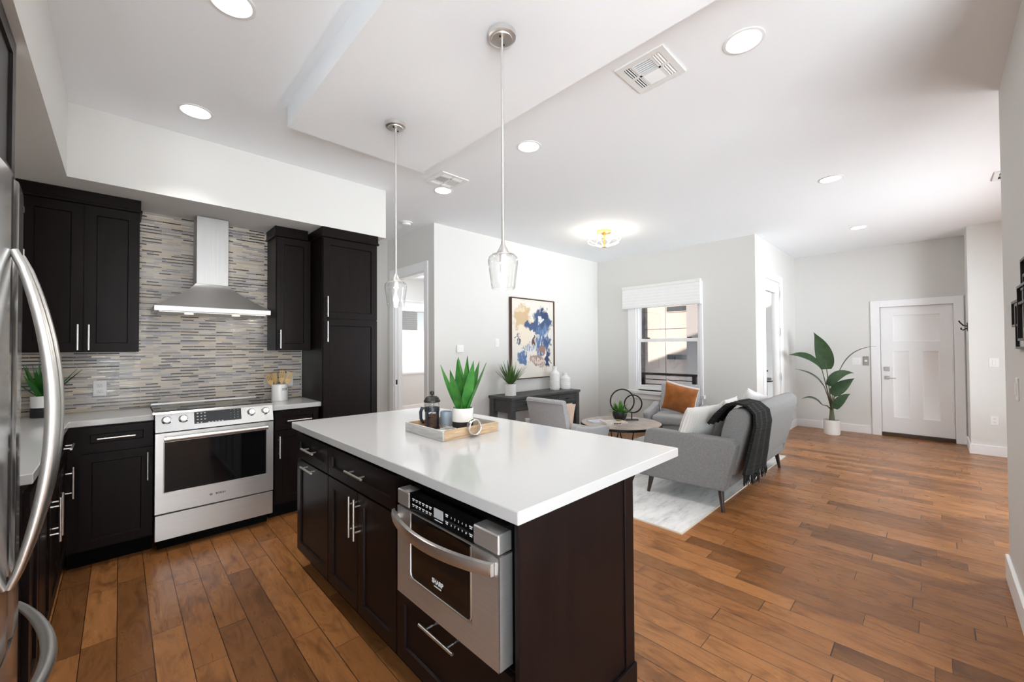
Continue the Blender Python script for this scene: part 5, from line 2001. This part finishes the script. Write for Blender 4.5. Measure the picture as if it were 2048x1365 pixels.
MB().tube(ring_pts(0.025, 0.222, 0.122, 0.012), 0.0095, 10, True).build('small_ring', M['blackm'], sc_, angle=60)
MB().tube(ring_pts(-0.135, 0.262, 0.165, -0.012), 0.0095, 10, True).build('large_ring', M['blackm'], sc_, angle=60)
bk_ = thing('book', 'pale coffee-table book with dark spine lettering by the black bowl', 'book', (4.755, 2.985, TZ), -0.55)
MB().box(-0.15, 0.15, -0.11, 0.11, 0.0, 0.003).build('cover', M['cover'], bk_)
MB().box(-0.147, 0.147, -0.106, 0.108, 0.003, 0.022).build('pages', M['paper'], bk_)
MB().box(-0.15, 0.15, -0.11, 0.11, 0.022, 0.025).build('cover', M['cover'], bk_)
mb = MB().box(-0.15, 0.15, -0.112, -0.109, 0.0, 0.025)
mb.build('spine', M['cover'], bk_)
mb = MB()
for i in range(5):
    mb.box(-0.05 + i * 0.021, -0.036 + i * 0.021, -0.1135, -0.1118, 0.005, 0.020)
mb.build('spine_print', M['inkd'], bk_)
bk2_ = thing('magazine', 'lavender-grey magazine lying open-face behind the pale book', 'magazine', (4.70, 3.20, TZ), -0.35)
MB().box(-0.12, 0.12, -0.09, 0.09, 0.0, 0.008, b=0.001).build('pages', M['paper'], bk2_)
MB().box(-0.12, 0.12, -0.09, 0.09, 0.008, 0.0095).build('cover', M['cover2'], bk2_)
o = MB().tube([(0.035 * math.cos(q), 0.035 * math.sin(q), 0.004) for q in [2 * PI * i / 20 for i in range(20)]], 0.004, 6, True)
for i in range(5):
    o.lathe([(0.0, 0.0), (0.014, 0.005), (0.010, 0.014), (0.0, 0.018)], (0.02 * math.cos(i * 1.3), 0.02 * math.sin(i * 1.3), 0), 10, cap=False)
o = tag(o.build('bead_garland', mat('brass_green', (0.20, 0.16, 0.05), 0.4, 0.5), angle=60), 'small olive-gold bead bundle on top of the pale book', 'ornament')
o.location = (4.835, 2.955, TZ + 0.025)

# console table
cx0, cx1, cy0, cy1 = 3.80, 5.34, 3.955, 4.435
cs = thing('console_table', 'charcoal wood console table with drawers against the living room wall', 'console table', ((cx0 + cx1) / 2, (cy0 + cy1) / 2, 0))
hx, hy = (cx1 - cx0) / 2, (cy1 - cy0) / 2
CT = 0.785
MB().box(-hx, hx, -hy, hy, CT - 0.035, CT, b=0.004).build('tabletop', M['greywood'], cs)
for x in (-hx + 0.015, hx - 0.095):
    for y in (-hy + 0.015, hy - 0.095):
        MB().box(x, x + 0.08, y, y + 0.08, 0, CT - 0.035, b=0.003).build('leg', M['greywood'], cs)
mb = MB()
mb.box(-hx + 0.095, hx - 0.095, hy - 0.05, hy - 0.03, CT - 0.20, CT - 0.035)
mb.box(-hx + 0.095, hx - 0.095, -hy + 0.035, -hy + 0.05, CT - 0.20, CT - 0.035)
for x in (-hx + 0.04, hx - 0.06):
    mb.box(x, x + 0.02, -hy + 0.095, hy - 0.095, CT - 0.22, CT - 0.035)
mb.build('apron', M['greywood'], cs)
wd = (2 * hx - 0.19) / 3
for k in range(3):
    x0 = -hx + 0.095 + k * wd
    dmb = MB()
    panel_slab(dmb, x0 + 0.008, x0 + wd - 0.008, CT - 0.178, CT - 0.048, -hy + 0.018, [(x0 + 0.03, x0 + wd - 0.03, CT - 0.160, CT - 0.066)], 0.006, 0.003)
    dmb.box(x0 + 0.008, x0 + wd - 0.008, -hy + 0.0255, -hy + 0.036, CT - 0.178, CT - 0.048)
    d = dmb.build('drawer', M['greywood'], cs)
    mb = MB()
    mb.tube([(x0 + wd / 2 - 0.03, -hy + 0.022, CT - 0.108), (x0 + wd / 2 - 0.02, -hy + 0.0, CT - 0.116), (x0 + wd / 2 + 0.02, -hy + 0.0, CT - 0.116), (x0 + wd / 2 + 0.03, -hy + 0.022, CT - 0.108)], 0.007, 8)
    mb.build('knob', M['blackm'], d, angle=60)
for x in (-hx + 0.02, hx - 0.05):
    MB().box(x, x + 0.03, -hy + 0.095, hy - 0.095, 0.10, 0.16).build('stretcher', M['greywood'], cs)
cp_ = thing('potted_spiky_plant', 'spiky green plant in a ribbed white pot on the console table', 'potted plant', (4.015, 4.20, CT))
prof = [(0.0, 0.0)]
for i in range(25):
    z = i * 0.165 / 24
    prof.append((0.080 + 0.0028 * math.cos(i * PI), z))
prof += [(0.075, 0.165), (0.073, 0.15), (0.0, 0.15)]
MB().lathe(prof, n=36, cap=False).build('pot', M['ceramic'], cp_)
MB().lathe([(0.073, 0.15), (0.0, 0.158)], n=20, cap=False).build('soil', M['soil'], cp_)
agave('leaf', cp_, 18, 0.33, 0.0155, (0.45, 0.85), M['leafB'], 21, 0.012, 0.15)
agave('leaf', cp_, 14, 0.34, 0.015, (0.05, 0.5), M['leafB'], 22, 0.010, 0.15)


def vase(label, x, y, h, r):
    v = thing('vase', label, 'vase', (x, y, CT), 0, 'white ribbed vases')
    prof = [(0.0, 0.0), (r * 0.94, 0.0)]
    n = 20
    for i in range(n + 1):
        z = 0.01 + (h * 0.66) * i / n
        prof.append((r * (0.97 + 0.03 * (1 if i % 3 else 0)), z))
    prof += [(r * 0.90, h * 0.73), (r * 0.62, h * 0.80), (r * 0.46, h * 0.85), (r * 0.43, h * 0.93), (r * 0.52, h), (r * 0.44, h), (r * 0.38, h * 0.93)]
    MB().lathe(prof, n=36, cap=False).build('body', M['ceramic'], v)
    mb = MB()
    for j in range(5):
        z = 0.02 + h * 0.125 * j
        for i in range(26):
            a = 2 * PI * (i + 0.5 * (j % 2)) / 26
            mb.M = Matrix.Translation((r * 1.0 * math.cos(a), r * 1.0 * math.sin(a), z)) @ Matrix.Rotation(a, 4, 'Z')
            mb.box(-0.003, 0.0025, -r * 0.09, r * 0.09, 0, h * 0.085, b=0.0012)
    o = mb.build('relief', M['ceramic'], v)
    return v


vase('taller white ribbed vase on the right end of the console table', 5.075, 4.27, 0.375, 0.080)
vase('shorter white ribbed vase at the far right end of the console table', 5.245, 4.19, 0.265, 0.083)

# painting
pt = thing('framed_painting', 'abstract blue, tan and white painting in a thin walnut frame above the console', 'painting', (4.755, 4.452, 1.605))
MB().box(-0.485, 0.485, -0.018, 0.016, -0.615, 0.615).build('canvas', M['art'], pt)
mb = MB()
for a in ((-0.503, -0.490, -0.632, 0.632), (0.490, 0.503, -0.632, 0.632), (-0.490, 0.490, 0.619, 0.632), (-0.490, 0.490, -0.632, -0.619)):
    mb.box(a[0], a[1], -0.034, 0.016, a[2], a[3])
mb.build('frame', M['oak'], pt)

# cellular shade on the living room window
sh_ = thing('window_shade', 'white cellular window shade raised to the top of the living room window', 'window shade', (6.6, 3.21, 2.14), -PI / 2)
MB().box(-0.69, 0.69, -0.085, -0.022, 0.345, 0.395, b=0.004).build('headrail', M['white'], sh_)
mb = MB()
prof = []
NP = 13
for i in range(NP + 1):
    z = 0.025 + 0.32 * i / NP
    prof.append((-0.074 - 0.004 * (i % 2), z))
back = [(-0.030 + 0.004 * (i % 2), z) for i, (y, z) in enumerate(prof)]
poly = prof + back[::-1]
mb.prism(poly, 'x', -0.685, 0.685)
mb.build('pleats', M['shade'], sh_, angle=10)
MB().box(-0.69, 0.69, -0.08, -0.026, 0.0, 0.026, b=0.004).build('bottom_rail', M['white'], sh_)

# tall plant by the entry
base = Vector((8.485, 1.19, 0))
tp = thing('bird_of_paradise', 'tall broad-leaved plant in a white cylinder pot near the front door', 'potted plant', base)
MB().lathe([(0.0, 0.0), (0.100, 0.0), (0.106, 0.006), (0.106, 0.02), (0.112, 0.022), (0.112, 0.245), (0.106, 0.245), (0.104, 0.20), (0.0, 0.20)], n=40, cap=False).build('pot', M['ceramic'], tp)
MB().lathe([(0.104, 0.20), (0.0, 0.215)], n=24, cap=False).build('soil', M['soil'], tp)
mb = MB()
for q in range(5):
    a = q * 1.26
    mb.tube([(0.022 * math.cos(a), 0.022 * math.sin(a), 0.2), (0.012 * math.cos(a), 0.012 * math.sin(a), 0.36), (0.016 * math.cos(a), 0.016 * math.sin(a), 0.45)], [0.024, 0.018, 0.010], 8)
mb.build('trunk', M['stem'], tp)
RTG = Vector((0.7199, -0.694, 0))
FWG = Vector((0.694, 0.7199, 0))
CAMP = Vector((0, 0, CAMH))


def PP(a, z, k):
    """point in the plant's own frame: a metres right, z up, moved k towards the viewer side of the pot"""
    p = Vector((8.40, 1.27, 0)) + RTG * a + Vector((0, 0, z))
    p = CAMP + (p - CAMP) * k
    return p - base


def bop(pts, wid, face, k0, k1, stem_from=0.40, edge=None):
    """pts (a,z): leaf base -> tip; face: vector the leaf blade faces"""
    P3 = []
    n = 12
    # quadratic curve through base, mid, tip
    (a0, z0), (a1, z1), (a2, z2) = pts
    ca, cz = 2 * a1 - (a0 + a2) / 2, 2 * z1 - (z0 + z2) / 2
    for i in range(n + 1):
        t = i / n
        a = (1 - t) ** 2 * a0 + 2 * t * (1 - t) * ca + t * t * a2
        z = (1 - t) ** 2 * z0 + 2 * t * (1 - t) * cz + t * t * z2
        P3.append(PP(a, z, k0 + (k1 - k0) * t))
    ws = [wid * (math.sin(PI * min(1, (0.04 + 0.93 * (i / n)) ** 0.62)) ** 0.75) * 0.86 * (1 - (i / n) ** 7) + 0.0015 for i in range(n + 1)]
    d = (P3[-1] - P3[0]).normalized()
    side = d.cross(Vector(face)).normalized() if edge is None else Vector(edge).normalized()
    lf = MB().blade(P3, ws, side, 0.16).build('leaf', M['leafC'], tp, angle=70)
    s0 = Vector((0.0, 0.0, stem_from))
    mid = (s0 + P3[0]) / 2 + Vector((0, 0, 0.03))
    mb = MB().tube([s0, mid, P3[0], P3[3]], [0.010, 0.008, 0.006, 0.004], 8)
    mb.build('stalk', M['stem'], tp, angle=60)


vw = Vector((-0.985, -0.17, 0.0))
bop([(0.045, 1.08), (-0.02, 1.40), (-0.16, 1.69)], 0.135, vw + Vector((0, 0, 0.1)), 0.99, 0.985)
bop([(-0.03, 1.06), (-0.25, 1.27), (-0.58, 1.32)], 0.105, vw + Vector((0, 0, 0.8)), 0.985, 0.965)
bop([(0.0, 0.79), (-0.19, 0.98), (-0.485, 1.085)], 0.075, vw, 0.985, 0.97, edge=Vector((0.98, 0.19, 0.16)))
bop([(-0.04, 0.49), (-0.20, 0.60), (-0.39, 0.585)], 0.07, vw, 0.985, 0.975, edge=Vector((0.98, 0.17, 0.10)))
bop([(0.267, 1.08), (0.50, 1.36), (0.88, 1.452)], 0.07, vw, 0.985, 0.965, edge=Vector((0.99, 0.09, -0.10)))
bop([(0.076, 0.805), (0.26, 0.99), (0.503, 1.007)], 0.095, vw + Vector((0, 0, 0.9)), 0.98, 0.96)
bop([(0.129, 0.65), (0.30, 0.80), (0.502, 0.925)], 0.105, vw * 1.0 + Vector((0, 0, 0.45)), 0.985, 0.97)
bop([(0.166, 0.425), (0.28, 0.58), (0.43, 0.668)], 0.075, vw + Vector((0, 0, 0.35)), 0.975, 0.96)

# metal wall art on the right wall
wa = thing('metal_wall_art', 'black metal wall art of overlapping rectangular frames on the right wall', 'wall art', (3.36, -0.31, 1.62))


def frame_rect(x0, x1, z0, z1, y0, y1, name='rectangle_frame'):
    mb = MB()
    t_ = 0.012
    mb.box(x0, x0 + t_, y0, y1, z0, z1)
    mb.box(x1 - t_, x1, y0, y1, z0, z1)
    mb.box(x0 + t_, x1 - t_, y0, y1, z0, z0 + t_)
    mb.box(x0 + t_, x1 - t_, y0, y1, z1 - t_, z1)
    mb.build(name, M['blackm'], wa)


frame_rect(-0.06, 0.17, -0.055, 0.083, 0.002, 0.012)
frame_rect(-0.42, -0.115, -0.132, 0.14, 0.002, 0.018)
frame_rect(-0.36, 0.0, -0.173, 0.06, 0.002, 0.015)
frame_rect(-0.52, -0.21, 0.11, 0.26, 0.002, 0.014)
frame_rect(-0.70, -0.30, -0.07, 0.18, 0.002, 0.016)
